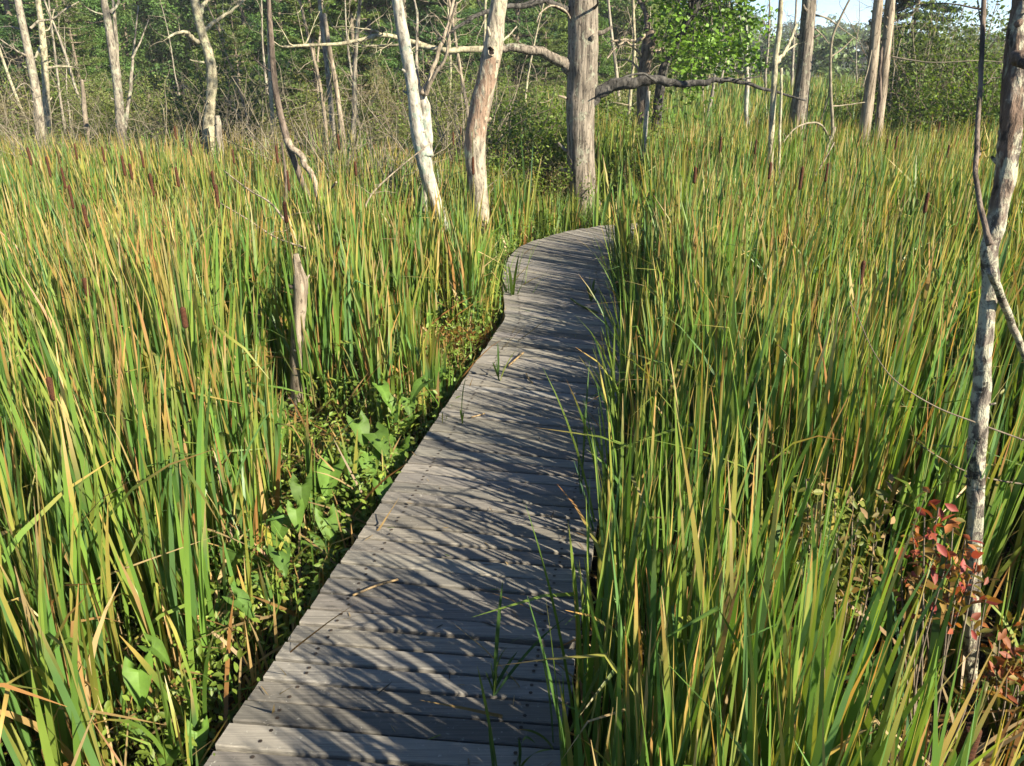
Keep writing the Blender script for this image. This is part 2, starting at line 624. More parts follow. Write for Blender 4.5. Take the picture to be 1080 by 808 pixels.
def reed_bed(mb, P, hmul, seg, nb, wmul=1.0, r=None, dead=.16, yel=.2, tipdead=.55, lean0=.10, droop=None):
    """P (n,2) shoots of nb blades each; hmul scales height"""
    r = r or rng
    n = len(P)
    hn = 1 + .11 * vnoise(P, .9, 21) + .09 * vnoise(P, 2.4, 22)
    patch = .5 + .5 * vnoise(P, .7, 23)
    rows = np.repeat(np.arange(n), nb)
    m = len(rows)
    fan = r.uniform(0, 6.283, n)[rows] + r.choice([0, math.pi], m) + r.normal(0, .35, m)
    base = np.column_stack([P[rows] + r.normal(0, .013, (m, 2)), np.full(m, GZ - .03)])
    L = 1.30 * hn[rows] * hmul[rows] * (1.06 - .40 * r.random(m) ** 1.5)
    W = r.uniform(.012, .0255, m) * wmul
    lean = np.abs(r.normal(0, lean0, m)) + .015
    bend = np.abs(r.normal(0, .14 if seg > 8 else .22, m))
    dr = r.random(m)
    bend = np.where(dr < (droop or .08), r.uniform(.7, 1.7, m), bend)
    c1 = GREEN[r.integers(0, len(GREEN), m)] * r.uniform(.75, 1.3, (m, 1))
    ymix = (r.random(m) < yel * .8 * (.4 + 1.2 * patch[rows]))[:, None] * r.uniform(.45, 1, (m, 1))
    c1 = c1 * (1 - ymix) + YEL[r.integers(0, 3, m)] * ymix
    c0 = c1 * .9 + np.array([.02, .015, 0])
    c2 = TIPC[r.integers(0, 4, m)] * r.uniform(.7, 1.15, (m, 1))
    age = np.where(r.random(m) < tipdead, r.uniform(.0, .34, m), -.3)
    isd = r.random(m) < dead * (.5 + patch[rows])
    td = TAN[r.integers(0, 4, m)] * r.uniform(.6, 1.1, (m, 1))
    c1 = np.where(isd[:, None], td, c1)
    c0 = np.where(isd[:, None], td * .8, c0)
    c2 = np.where(isd[:, None], td, c2)
    L = np.where(isd, L * r.uniform(.45, .95, m), L)
    ft = np.where(r.random(m) < .10 + .3 * isd, r.uniform(.45, .85, m), 3.0)
    fa = r.uniform(1.2, 2.6, m)
    # the whole bed nods a little to one side
    blades(mb, base, L, W, fan, lean, bend, c0, c1, c2, age, seg, ft, fa, r)


def scatter(x0, x1, y0, y1, dens, r, cond=None):
    n = int((x1 - x0) * (y1 - y0) * dens)
    P = np.column_stack([r.uniform(x0, x1, n), r.uniform(y0, y1, n)])
    P = P[r.random(n) < .72 + .4 * vnoise(P, 2.1, 77)]
    return P[cond(P)] if cond is not None else P


def frustum(P, mrg=1.6, slope=.70):
    return np.abs(P[:, 0]) < np.maximum(P[:, 1], 0) * slope + mrg


def sstep(x, a, b):
    t = np.clip((x - a) / (b - a), 0, 1)
    return t * t * (3 - 2 * t)


LOW = [(-1.78, 6.7, .32, .5), (-1.68, 6.3, .3, .6), (-.95, 3.85, .3, .4), (1.08, 2.05, .26, .5), (.92, 1.75, .24, .55), (1.3, 1.85, .25, .5), (-.42, 4.85, .35, .3), (-.36, 5.2, .32, .25), (-1.0, 3.95, .25, .45), (-.8, 3.65, .25, .5), (-.75, 7.6, .4, .5), (-.62, 7.15, .4, .6), (-.28, 8.0, .38, .5), (-.22, 7.5, .35, .6), (.72, 9.9, .6, .35), (1.0, 9.7, .55, .4), (1.4, 10, .5, .5), (-.95, 7.0, .35, .7), (-.62, 2.85, .22, .4), (-.72, 2.45, .2, .45), (-.85, 2.15, .2, .45), (-.9, 1.3, .14, .5), (-1.1, 4.1, .25, .4), (-.55, 3.75, .25, .55), (-.45, 3.45, .25, .45), (-1.05, 3.4, .24, .3), (-1.2, 3.9, .22, .2), (-1.3, 4.15, .2, .2), (-.85, 2.75, .25, .55), (1.5, 1.9, .24, .22), (1.33, 1.68, .26, .3), (1.12, 1.42, .26, .4), (1.0, 1.75, .22, .7), (1.1, 2.15, .22, .7),
       (1.85, 1.8, .3, .45), (2.1, 1.55, .35, .5), (2.4, 1.3, .35, .55), (1.6, 1.45, .3, .45)]   # x, y, radius, height factor


def lowered(P, h):
    for x, y, q, f in LOW:
        h = h * (1 - (1 - f) * np.exp(-((P[:, 0] - x) ** 2 + (P[:, 1] - y) ** 2) / q ** 2))
    return h


CLEAR = []      # (x, y, radius) places kept free of reeds, filled by the trees


def reeds():
    r = np.random.default_rng(11)

    def free(P):
        ok = ~in_poly(P, POLY)
        for x, y, q in CLEAR:
            ok &= np.hypot(P[:, 0] - x, P[:, 1] - y) > q
        return ok
    # ---- left bed
    mb = MB()

    def cl(P):
        dl = dist_line(P, EL)
        wv = .2 + .45 * np.exp(-((P[:, 1] - 3.2) / 1.1) ** 2)
        p = sstep(dl / wv, .15, 1.15)
        return free(P) & left_side(P) & frustum(P, 1.8) & (r.random(len(P)) < .30 + .70 * p) & (P[:, 1] < 11.5 + 1.2 * vnoise(P, .6, 31)) & (dl > .04)
    for (y0, y1, dens, seg, nb, wm) in ((-.3, 3.2, 165, 9, 6, .80), (3.2, 6.0, 150, 7, 6, .95), (6.0, 12.8, 88, 5, 5, 1.08)):
        P = scatter(-10.5, 1.6, y0, y1, dens, r, cl)
        dl = dist_line(P, EL)
        wv = .25 + .55 * np.exp(-((P[:, 1] - 3.2) / 1.1) ** 2)
        h = .46 + .54 * sstep(dl / wv, .1, 1.25)
        h = lowered(P, h)
        h *= np.where(P[:, 1] > 6, .92, 1.0) * np.where((P[:, 1] > 8.2) & (P[:, 0] > -2), .86, 1)
        reed_bed(mb, P, h, seg, nb, wm, r, dead=.17, yel=.18, tipdead=.80, lean0=.058 if y1 < 6.5 else .075, droop=.045)
    tag(mb.build('cattail_reeds', M_REED), 'dense bed of green and yellow cattail leaves left of the boardwalk', 'reeds', kind='stuff')
    # ---- right bed
    mb = MB()

    def cr(P):
        dl = dist_line(P, ER)
        return free(P) & ~left_side(P) & (frustum(P, 1.8) | ((P[:, 1] < 3.5) & (P[:, 0] < 4))) & (dl > .025) & (r.random(len(P)) < .35 + .65 * sstep(dl, .02, .2))
    for (y0, y1, dens, seg, nb, wm) in ((-2.2, 3.2, 165, 9, 6, .75), (3.2, 6.0, 150, 7, 6, .92), (6.0, 12.8, 88, 5, 5, 1.08)):
        P = scatter(-.6, 11, y0, y1, dens, r, cr)
        dl = dist_line(P, ER)
        h = .74 + .26 * sstep(dl, .03, .55)
        h *= 1 - .30 * sstep(P[:, 0], .55, .95) * sstep(-P[:, 1], -2.3, -1.5)
        h = lowered(P, h)
        reed_bed(mb, P, h, seg, nb, wm, r, dead=.13, yel=.16, tipdead=.70, lean0=.058 if y1 < 6.5 else .075, droop=.04)
    n = 170
    q = r.uniform(3.2, 10.5, n)
    e = along(ER, q)
    dv = unit(along(ER, q + .05) - along(ER, q - .05))
    nv = np.column_stack([dv[:, 1], -dv[:, 0]])
    bp = e + nv * r.uniform(.015, .12, (n, 1))
    gcol = GREEN[r.integers(0, 5, n)] * r.uniform(.8, 1.25, (n, 1))
    blades(mb, np.column_stack([bp, np.full(n, GZ)]), r.uniform(.5, 1.05, n), r.uniform(.007, .014, n), np.arctan2(-nv[:, 1], -nv[:, 0]) + r.normal(0, .7, n), r.uniform(.02, .2, n),
           np.abs(r.normal(.25, .3, n)), gcol, gcol, TIPC[r.integers(0, 4, n)], np.where(r.random(n) < .4, .2, -.3), 9, r=r)
    tag(mb.build('cattail_reeds', M_REED), 'dense bed of tall green cattail leaves right of the boardwalk', 'reeds', kind='stuff')
    # ---- far marsh
    mb = MB()

    def cf(P):
        return free(P) & frustum(P, 2) & (P[:, 0] > -.5 + .04 * P[:, 1])
    for (y0, y1, dens, seg, nb, wm) in ((12.8, 20, 15, 4, 5, 1.5), (20, 34, 7, 3, 5, 2.2), (34, 62, 2.6, 3, 5, 3.6)):
        P = scatter(-1, y1 * .72 + 2, y0, y1, dens, r, cf)
        reed_bed(mb, P, np.full(len(P), 1.0), seg, nb, wm, r, dead=.13, yel=.22, tipdead=.35, lean0=.13)
    tag(mb.build('cattail_reeds', M_REED), 'far stretch of cattail marsh reaching back to the dark treeline', 'reeds', kind='stuff')


def litter():
    r = np.random.default_rng(15)
    mb = MB()
    n = 9000
    P = np.column_stack([r.uniform(-5, 5.5, n), r.uniform(-.5, 7.5, n)])
    ok = ~in_poly(P, POLY) & frustum(P, 1.2)
    P = P[ok]
    n = len(P)
    base = np.column_stack([P, GZ + r.uniform(0, .12, n)])
    td = TAN[r.integers(0, 4, n)] * r.uniform(.4, .95, (n, 1))
    lean = r.uniform(.5, 1.5, n)
    blades(mb, base, r.uniform(.2, .7, n), r.uniform(.006, .014, n), r.uniform(0, 6.28, n), lean, r.uniform(-.2, .8, n),
           td, td, td, np.full(n, -.3), 5, r=r)
    tag(mb.build('fallen_reed_litter', M_REED), 'brown fallen cattail leaves matted over the mud under the reeds', 'litter', kind='stuff')
    # tan cut stubble on the left verge
    mb = MB()
    n = 480
    q = r.uniform(.6, 7.0, n)
    e = along(EL, q)
    off = np.abs(r.normal(0, .30, n)) + .03
    P = e + np.column_stack([-off, .2 * off])
    base = np.column_stack([P, np.full(n, GZ - .02)])
    td = TAN[r.integers(0, 3, n)] * r.uniform(.55, 1.1, (n, 1))
    grn = (r.random(n) < .4)[:, None]
    td = np.where(grn, GREEN[r.integers(0, 5, n)] * 1.2, td)
    blades(mb, base, r.uniform(.12, .5, n), r.uniform(.006, .013, n), r.uniform(0, 6.28, n), np.abs(r.normal(0, .2, n)), r.normal(0, .25, n),
           td, td, td, np.full(n, -.3), 5, np.where(r.random(n) < .25, r.uniform(.5, .8, n), 3.), r.uniform(1.2, 2.4, n), r=r)
    tag(mb.build('reed_stubble', M_REED), 'short tan dead reed stalks along the left edge of the boardwalk', 'reed stubble', kind='stuff')


def weeds():
    """low small-leaved cover along both verges"""
    r = np.random.default_rng(17)
    mb = MB()
    # left verge
    for (q0, q1, n, omax, hmax, sz) in ((1.2, 5.6, 560, .85, .34, .030), (5.4, 9.4, 300, .55, .5, .034)):
        q = r.uniform(q0, q1, n)
        e = along(EL, q)
        dv = unit(along(EL, q + .05) - along(EL, q - .05))
        nv = np.column_stack([-dv[:, 1], dv[:, 0]])
        c = e + nv * (.05 + r.random(n) ** 1.2 * omax)[:, None]
        for k in range(n):
            m = r.integers(14, 34)
            h = r.uniform(.12, hmax)
            p = np.column_stack([c[k, 0] + r.normal(0, .05, m), c[k, 1] + r.normal(0, .05, m), GZ + .04 + r.random(m) * h * 1.15])
            col = np.array([.10, .165, .026]) * r.uniform(.7, 1.35) * r.uniform(.85, 1.15, (m, 1)) + np.array([.05, .035, 0]) * r.random()
            leaves(mb, p, r.uniform(.7, 1.4, m) * sz, col, .6, r)
    tag(mb.build('marsh_weeds', M_LEAF), 'low leafy green weeds along the left edge of the boardwalk', 'weeds', kind='stuff')
    mb = MB()
    n = 240
    q = r.uniform(4.4, 11.5, n)
    e = along(ER, q)
    dv = unit(along(ER, q + .05) - along(ER, q - .05))
    nv = np.column_stack([dv[:, 1], -dv[:, 0]])
    c = e + nv * (.06 + r.random(n) * .6)[:, None]
    for k in range(n):
        m = r.integers(14, 34)
        p = np.column_stack([c[k, 0] + r.normal(0, .06, m), c[k, 1] + r.normal(0, .06, m), GZ + .1 + r.random(m) * r.uniform(.3, .65)])
        col = np.array([.06, .12, .02]) * r.uniform(.7, 1.3) * r.uniform(.85, 1.15, (m, 1))
        leaves(mb, p, r.uniform(.7, 1.4, m) * .034, col, .6, r)
    # fine grass round the foot of the big tree
    n = 3200
    P = np.column_stack([r.uniform(-.5, 2.6, n), r.uniform(9.0, 10.9, n)])
    P = P[~in_poly(P, POLY)]
    n = len(P)
    g = GREEN[r.integers(0, 5, n)] * r.uniform(.8, 1.5, (n, 1)) + np.array([.03, .02, 0])
    blades(mb, np.column_stack([P, np.full(n, GZ)]), r.uniform(.3, .62, n), r.uniform(.004, .008, n), r.uniform(0, 6.28, n), np.abs(r.normal(0, .2, n)), np.abs(r.normal(.4, .4, n)),
           g, g, g, np.full(n, -.3), 5, r=r)
    tag(mb.build('marsh_weeds', M_LEAF), 'leafy weeds and grass at the far bend of the boardwalk', 'weeds', kind='stuff')


# ------------------------------------------------------------------ dead trees
def twigs(mb, P, rad0, n, ln, r, k=5, lev=1, t0=.25, up=.25, spread=1.0):
    """side twigs off a polyline"""
    a = arc(P)
    for _ in range(n):
        s = r.uniform(t0, 1.0)
        i = min(int(np.searchsorted(a, s * a[-1])), len(P) - 1)
        p = P[i]
        td = unit(P[min(i + 1, len(P) - 1)] - P[max(i - 1, 0)])
        d = unit(td * .5 + unit(r.normal(size=3)) * spread + np.array([0, 0, up]))
        l = ln * r.uniform(.4, 1.0)
        q = [p]
        m = 6
        for _k in range(m):
            d = unit(d + r.normal(0, .22, 3) + np.array([0, 0, .05]))
            q.append(q[-1] + d * l / m)
        q = np.array(q)
        rr = rad0 * r.uniform(.4, .8) * (1 - .8 * np.linspace(0, 1, m + 1))
        tube(mb, q, rr, k, cap=False)
        if lev > 0:
            twigs(mb, q, rad0 * .5, r.integers(2, 4), l * .5, r, 4, lev - 1, .3, up, spread)


def pxline(pts, d, dd=0.0, n=6):
    """pixel polyline -> world at distance d, drifting by dd in depth to its end"""
    m = len(pts)
    W = [at(p[0], p[1], d + dd * i / max(m - 1, 1)) for i, p in enumerate(pts)]
    return smooth_line(np.array(W), n)


def dead_tree(label, pts, wid, d, m, limbs=(), top=0.0, top_twigs=5, tw=0, twl=.5, name='dead_tree', rough=.08, k=14, group=None, seed=1, base_z=GZ - .1, dens=6,
              twig_m=None, flare=1.0, dd=0.0, fr=3.0):
    """pts: trunk pixels from top to foot; wid: widths in pixels; limbs: (pixels, w0, w1, depth drift[, dark])"""
    r = np.random.default_rng(seed)
    mm = len(pts)
    W = np.array([at(p[0], p[1], d + dd * (1 - i / (mm - 1))) for i, p in enumerate(pts)])
    rad = np.array([w * depth(p) / F / 2 for w, p in zip(wid, W)])
    W, rad = list(W[::-1]), list(rad[::-1])         # foot first
    # carry the foot straight down into the mud
    f0 = W[0]
    if f0[2] > base_z + .05:
        sl = (W[0] - W[1]) / max(W[1][2] - W[0][2], .05)
        sl[2] = 0
        dz = f0[2] - base_z
        W.insert(0, np.array([f0[0] + sl[0] * dz * .6, f0[1], base_z]))
        rad.insert(0, rad[0] * (1.05 + .1 * flare))
    if top > 0:
        dv = unit(W[-1] - W[-2])
        p = W[-1]
        for i in range(1, 5):
            dv = unit(dv + r.normal(0, .06, 3))
            W.append(p + dv * top / 4)
            p = W[-1]
            rad.append(rad[-1] * .8)
    W, rad = np.array(W), np.array(rad)
    loc = W[0].copy()
    t = thing(name, label, 'dead tree', loc, group)
    D = smooth_line(np.column_stack([W, rad]), dens)
    mb = MB()
    if flare > 1:
        hgt = D[:, 2] - base_z
        D[:, 3] *= 1 + (flare - 1) * np.exp(-hgt / .28)
    tube(mb, D[:, :3], D[:, 3], k, rough=rough, seed=seed, fr=fr)
    if wid[-1] > 6 and k > 12:
        for _ in range(9):
            i = r.integers(len(D) // 6, len(D) - 3)
            dv = unit(np.array([r.normal(), r.normal(), .25]))
            rad_ = D[i, 3]
            p0 = D[i, :3] + dv * rad_ * .5
            ln_ = rad_ * r.uniform(.7, 1.5)
            tube(mb, np.array([p0, p0 + dv * ln_ * .6, p0 + dv * ln_ + np.array([0, 0, .2 * ln_])]), rad_ * np.array([.38, .22, .13]) * r.uniform(.6, 1.1), 7, rough=.2, fr=20)
    mb.build('trunk', m, t)
    for l in limbs:
        mb = MB()
        P = pxline(l[0], d + (l[4] if len(l) > 4 else 0), l[3])
        # root the limb at the trunk axis
        z0 = depth(P[0])
        rr = np.linspace(l[1], l[2], len(P)) * z0 / F / 2
        u = np.linspace(0, 1, len(P))
        kk = max(5, len(l[0]) * 3)
        jit = np.column_stack([np.interp(u, np.linspace(0, 1, kk), np.concatenate([[0], r.normal(0, .42, kk - 1)])) for _ in range(3)])
        P = P + jit * (np.minimum(rr, .022) * np.clip(rr / .03, .35, 1))[:, None]
        rr = rr * (1 + .3 * np.exp(-u * len(l[0]) * 3))
        tube(mb, smooth_line(P, 2), np.interp(np.linspace(0, 1, 2 * len(P) - 1), u, rr), 9, rough=.14, seed=seed + 5, fr=5)
        if len(l) > 5:
            twigs(mb, P, max(rr[-1] * .9, .0035), l[5], l[6], r)
        mb.build('branch', (l[7] if len(l) > 7 and l[7] else m), t)
    if tw:
        mb = MB()
        twigs(mb, D[len(D) // 4:, :3], max(D[-1, 3] * .45, .004), tw, twl, r)
        mb.build('twigs', twig_m or m, t)
    if top > 0 and top_twigs:
        mb = MB()
        twigs(mb, D[-24:, :3], max(D[-1, 3] * .6, .006), top_twigs, top * .5, r, 6, 1, .1, .4)
        mb.build('twigs', m, t)
    CLEAR.append((loc[0], loc[1], float(rad[0]) + .03))
    return t, D


def snags():
    # far left pair
    dead_tree('grey dead trunk leaning left at the far left, forward one of a pair', [(17, -10), (28, 45), (36, 85), (41, 120), (44, 160)], [7, 8, 8.5, 9, 10], 13.0, M_BARK_GREY,
              [([(30, 60), (15, 52), (-2, 40)], 3, 1.2, -.6, 0, 4, .4), ([(32, 30), (42, 22), (55, 20), (72, 8), (83, 2)], 2.6, 1, .4, 0, 5, .5),
               ([(24, 32), (10, 28), (-4, 30)], 2, .8, .3, 0, 4, .3), ([(38, 100), (25, 88), (8, 105)], 1.6, .6, -.5, 0, 3, .3)], top=3, tw=16, twl=.5, seed=21)
    dead_tree('straight grey dead trunk at the far left, rear one of a pair', [(38, -10), (45, 40), (48, 80), (50, 125)], [5.5, 6.5, 7, 7.5], 14.2, M_BARK_PALE,
              [([(44, 48), (38, 60), (34, 62)], 3, 2, -.5, 0, 0, .3), ([(50, 72), (66, 70), (84, 72)], 2.6, 1.2, .2, 0, 3, .3), ([(43, 32), (52, 30), (57, 10)], 2, .8, .3, 0, 4, .35)],
              top=3, tw=10, twl=.45, seed=22)
    # forked one
    dead_tree('forked grey dead tree with thin upright side stems behind the left cattails', [(108, -10), (115, 30), (120, 65), (125, 100), (129, 150)], [6.5, 8, 8.5, 9, 10.5], 12.6, M_BARK_GREY,
              [([(127, 125), (124, 70), (121, 15), (117, -6)], 5, 2.5, .3), ([(131, 138), (138, 85), (141, 55), (146, 6)], 4, 1.2, .5, 0, 4, .35),
               ([(139, 62), (148, 44), (157, 20)], 2.2, 1, .2, 0, 3, .2), ([(110, 16), (98, 12), (88, 6)], 2, .8, -.3, 0, 3, .25), ([(116, 14), (124, 5), (127, -8)], 3, 2, .2)],
              top=2.5, tw=14, twl=.4, seed=23)
    # pale crooked one
    dead_tree('pale yellowish crooked dead trunk with a bent arm on its left', [(203, -12), (208, 12), (214, 38), (221, 60), (224, 85), (222, 110), (220, 148)], [8, 9, 9.5, 10, 10.5, 10, 12], 12.2, M_BARK_PALE,
              [([(212, 44), (203, 40), (197, 34), (186, 35), (177, 40)], 5, 2, -.4, 0, 3, .2), ([(214, 32), (228, 22), (244, 12), (262, -4)], 4.5, 2, .4, 0, 7, .5),
               ([(210, 14), (216, 4), (222, -8)], 5, 3, .2), ([(216, 66), (207, 65), (200, 63)], 2.5, 1, -.2)], top=2.5, seed=24, rough=.13, k=16)
    dead_tree('short rounded grey stump beside the pale crooked trunk', [(229, 122), (230, 130), (231, 145)], [5, 7, 7], 11.9, M_BARK_GREY, name='tree_stump', seed=25)
    dead_tree('short pale broken stump standing in the thicket at the left', [(86, 84), (88, 100), (90, 125)], [3.5, 4, 5], 13.8, M_BARK_DRIFT, name='tree_stump', seed=26)
    # slim brown leaning one in front
    t, D = dead_tree('slim brown leaning dead sapling with a forked foot in the left cattails', [(283, -10), (286, 40), (289, 80), (293, 108), (303, 148), (316, 185), (328, 215)], [4, 5.5, 6, 6.5, 7, 6, 5.5], 7.2, M_BARK_BROWN,
              [([(303, 148), (322, 172), (334, 198), (340, 232)], 6.5, 5, -.4, 0, 2, .15, M_BARK_DRIFT), ([(336, 212), (346, 202), (355, 192)], 3.4, 2, -.3, 0, 0, .1, M_BARK_DRIFT),
               ([(290, 78), (280, 72), (268, 62)], 2, .8, .3, 0, 3, .2)], top=1.2, top_twigs=3, seed=27, base_z=.35)
    dead_tree('pale broken dead stick standing behind the stub in the left cattails', [(337, 236), (338, 290), (341, 320), (346, 372)], [5, 5.5, 5, 4.5], 5.6, M_BARK_DRIFT, seed=28, name='dead_sapling', rough=.15)
    dead_tree('thick tan rotten stub with a broken top near the left of the boardwalk', [(312, 268), (314, 282), (317, 300), (316, 320), (313, 370), (313, 420), (311, 468)], [6, 11, 17, 15, 13.5, 13.5, 13], 4.3, M_BARK_DRIFT, seed=29, name='tree_stump', rough=.22, k=18, fr=9)
    dead_tree('short white broken stick in the left cattails beside the rotten stub', [(271, 322), (274, 350), (277, 384)], [3.6, 4.2, 4.2], 4.5, M_BARK_WHITE, seed=30, name='dead_sapling')
    dead_tree('dark thin dead stick rising above the rotten stub in the left cattails', [(297, 150), (301, 185), (303, 235)], [1.8, 2.6, 3.2], 5.6, M_BARK_BROWN, seed=31, name='dead_sapling')
    # pair of thin trunks behind
    dead_tree('thin grey dead trunk with a pale side arm behind the leaning sapling', [(336, -10), (341, 40), (346, 80), (350, 125), (352, 160)], [3.5, 4.5, 5, 5.5, 6], 13.5, M_BARK_GREY, [], top=2.5, tw=10, twl=.4, seed=32)
    dead_tree('brown dead pole snapped off at the top behind the left cattails', [(342, 14), (348, 55), (355, 95), (362, 150)], [4, 4.6, 5, 6], 12.4, M_BARK_DRIFT, [], tw=4, twl=.25, seed=33)
    dead_tree('thin pale dead trunk with fine twigs left of the snapped pole', [(283, 10), (284, 60), (286, 105)], [3, 3.5, 4], 14.5, M_BARK_PALE, [], top=2, tw=10, twl=.4, seed=34)
    # pale double trunk
    dead_tree('white patchy dead trunk with a slim twin stem left of the holed trunk', [(417, -10), (424, 30), (431, 70), (436, 105), (441, 140), (452, 190), (466, 236)], [11, 13, 13, 13, 16, 15, 13], 8.0, M_BARK_WHITE,
              [([(450, 165), (451, 130), (447, 104), (446, 96)], 12, 10, .1), ([(446, 100), (456, 76), (464, 50), (472, 28), (480, -6)], 5, 3, .3, 0, 6, .3, M_BARK_DRIFT),
               ([(449, 100), (456, 82), (470, 60), (474, 30), (482, 2)], 4.5, 2, -.2, 0, 5, .3, M_BARK_DRIFT), ([(442, 96), (439, 60), (440, 20), (436, -6)], 4, 2, .2, .1, 5, .3, M_BARK_GREY),
               ([(447, 150), (449, 190), (446, 222)], 9, 8, .2, .12)], top=2.2, seed=35, rough=.13, k=18)
    # holed trunk
    t, D = dead_tree('thick pale dead trunk with a dark hole and a peeled pink face', [(528, -12), (524, 20), (520, 50), (514, 80), (506, 115), (501, 150), (503, 190), (507, 225), (509, 246)], [17, 18, 20, 21, 22, 22, 20, 18, 16], 8.4, M_BARK_HOLE,
              [([(520, 50), (534, 40), (545, 28)], 3, 1.2, .3, 0, 3, .25)], top=2.5, seed=36, rough=.12, k=24, dens=10)
    c = at(518.5, 54, 8.4) + np.array([0, -.118, 0])
    th = np.arange(20) / 20 * 6.283
    wob = 1 + .12 * np.sin(3 * th + 1) + .08 * np.sin(5 * th)
    ex = .034 * np.cos(th) * wob
    ez = .036 * np.sin(th) * wob - .010 * np.cos(th)
    mb = MB()
    rim = np.stack([c[0] + 1.08 * ex, c[1] + 2.2 * ex ** 2 / .034 * .5, c[2] + 1.08 * ez], -1)
    tube(mb, np.vstack([rim, rim[:1]]), np.full(21, .006), 6, cap=False)
    mb.build('hole_rim', M_BARK_HOLE, t)
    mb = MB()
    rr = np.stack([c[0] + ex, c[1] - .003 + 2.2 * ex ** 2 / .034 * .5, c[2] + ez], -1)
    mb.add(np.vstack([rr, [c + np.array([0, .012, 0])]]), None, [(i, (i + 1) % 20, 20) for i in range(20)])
    mb.build('hole', M_HOLE_SHADE, t)  # shallow disc on the bark, the hollow's shade painted as its colour
    # broken stump behind the big tree
    dead_tree('broken brown dead trunk with bleached antler-like limbs right of the big tree', [(690, 32), (686, 40), (682, 60), (678, 90), (677, 140)], [6, 14, 13, 12, 12], 13.2, M_BARK_BROWN,
              [([(680, 38), (672, 44), (660, 42), (644, 44)], 4, 1.8, -.3, 0, 5, .35, M_BARK_DRIFT), ([(680, 62), (668, 50), (660, 44), (650, 50), (640, 62)], 3, 1.2, -.5, 0, 5, .3, M_BARK_DRIFT),
               ([(682, 32), (681, 16), (676, 4), (670, -8)], 6, 4, .2, 0, 3, .3), ([(674, 74), (664, 64), (650, 64)], 2.6, 1, .1, 0, 4, .3, M_BARK_DRIFT),
               ([(690, 56), (698, 52), (700, 56)], 5, 3, .1, 0, 0, .1, M_BARK_DRIFT)], seed=37, rough=.2)
    dead_tree('slim white dead stem below the broken trunk right of the big tree', [(684, 96), (681, 130), (679, 158), (674, 205)], [4, 4.5, 4.5, 4], 10.6, M_BARK_WHITE, seed=38, name='dead_sapling')
    # right hand trunks
    dead_tree('thin white dead trunk below the hanging maple leaves', [(786, -8), (787, 60), (788, 90), (787, 118), (790, 150)], [3, 4, 4.5, 4.5, 5], 14.5, M_BARK_WHITE, [], top=2, tw=5, twl=.4, seed=39)
    dead_tree('slender yellowish dead trunk with a forked arm in the right marsh', [(824, -10), (822, 30), (818, 60), (816, 95), (814, 130), (812, 172)], [4.5, 5.5, 6, 6, 6.2, 6.5], 9.6, M_BARK_PALE,
              [([(818, 66), (826, 56), (834, 42), (840, 26)], 4.5, 3, .3, 0, 0, .2), ([(820, 62), (832, 52), (841, 46)], 2.6, 1.2, .4, 0, 2, .15), ([(824, 72), (824, 100), (822, 160), (822, 190)], 2.4, 3, -.2)],
              top=1.6, top_twigs=3, seed=40)
    dead_tree('thick straight brown trunk standing in the right marsh', [(854, -10), (851, 30), (849, 60), (846, 90), (842, 122)], [14, 14.5, 15, 15.5, 18], 12.6, M_BARK_OAK,
              [([(860, 16), (874, 20), (890, 32), (904, 42)], 2, .8, .2, 0, 4, .35, M_TWIG), ([(856, 28), (866, 36), (874, 46)], 1.8, .7, .2, 0, 3, .2, M_TWIG)], top=4, top_twigs=8, seed=41, k=20, rough=.1, flare=1.3)
    dead_tree('leaning brown dead trunk in front of its twin in the right marsh', [(928, -10), (924, 25), (921, 60), (917, 95), (912, 136)], [9, 10, 10.5, 11, 12], 11.2, M_BARK_DRIFT, [([(922, 40), (916, 70), (910, 92)], 1.6, 1, -.2, 0, 3, .2, M_TWIG)], top=3, top_twigs=7, seed=42)
    dead_tree('splintered dead trunk just behind the leaning brown one', [(940, -10), (937, 25), (934, 60), (931, 96)], [9, 9.5, 9, 8], 12.0, M_BARK_DRIFT, [([(934, 40), (929, 60), (928, 100), (927, 125)], 3, 3.5, -.1, 0, 0, .2, M_BARK_BROWN),
              ([(940, 60), (965, 64), (990, 66), (1030, 64), (1066, 66)], 1.6, .8, -.6, 0, 0, .15, M_TWIG)], top=3, seed=43, rough=.2)
    # twiggy dead saplings on the right
    dead_tree('dead sapling with long arching bare twigs right of the thick brown trunk', [(898, -4), (886, 20), (877, 45), (876, 90), (878, 130), (878, 175)], [2, 2.4, 2.6, 3, 3.2, 3.2], 10.4, M_TWIG,
              [([(877, 150), (866, 132), (852, 130), (838, 136), (826, 150)], 2.4, 1.2, -.5, 0, 3, .2), ([(880, 135), (866, 175), (844, 208)], 3, 2.2, -1.2, 0, 0, .2), ([(876, 60), (888, 52), (900, 40)], 1.6, .8, .2, 0, 4, .25),
               ([(878, 112), (890, 111), (912, 108)], 1.6, .8, .2), ([(876, 95), (868, 120), (860, 140)], 1.4, .8, .2, 0, 2, .15)], tw=8, twl=.4, seed=44, name='dead_sapling', top=.8)
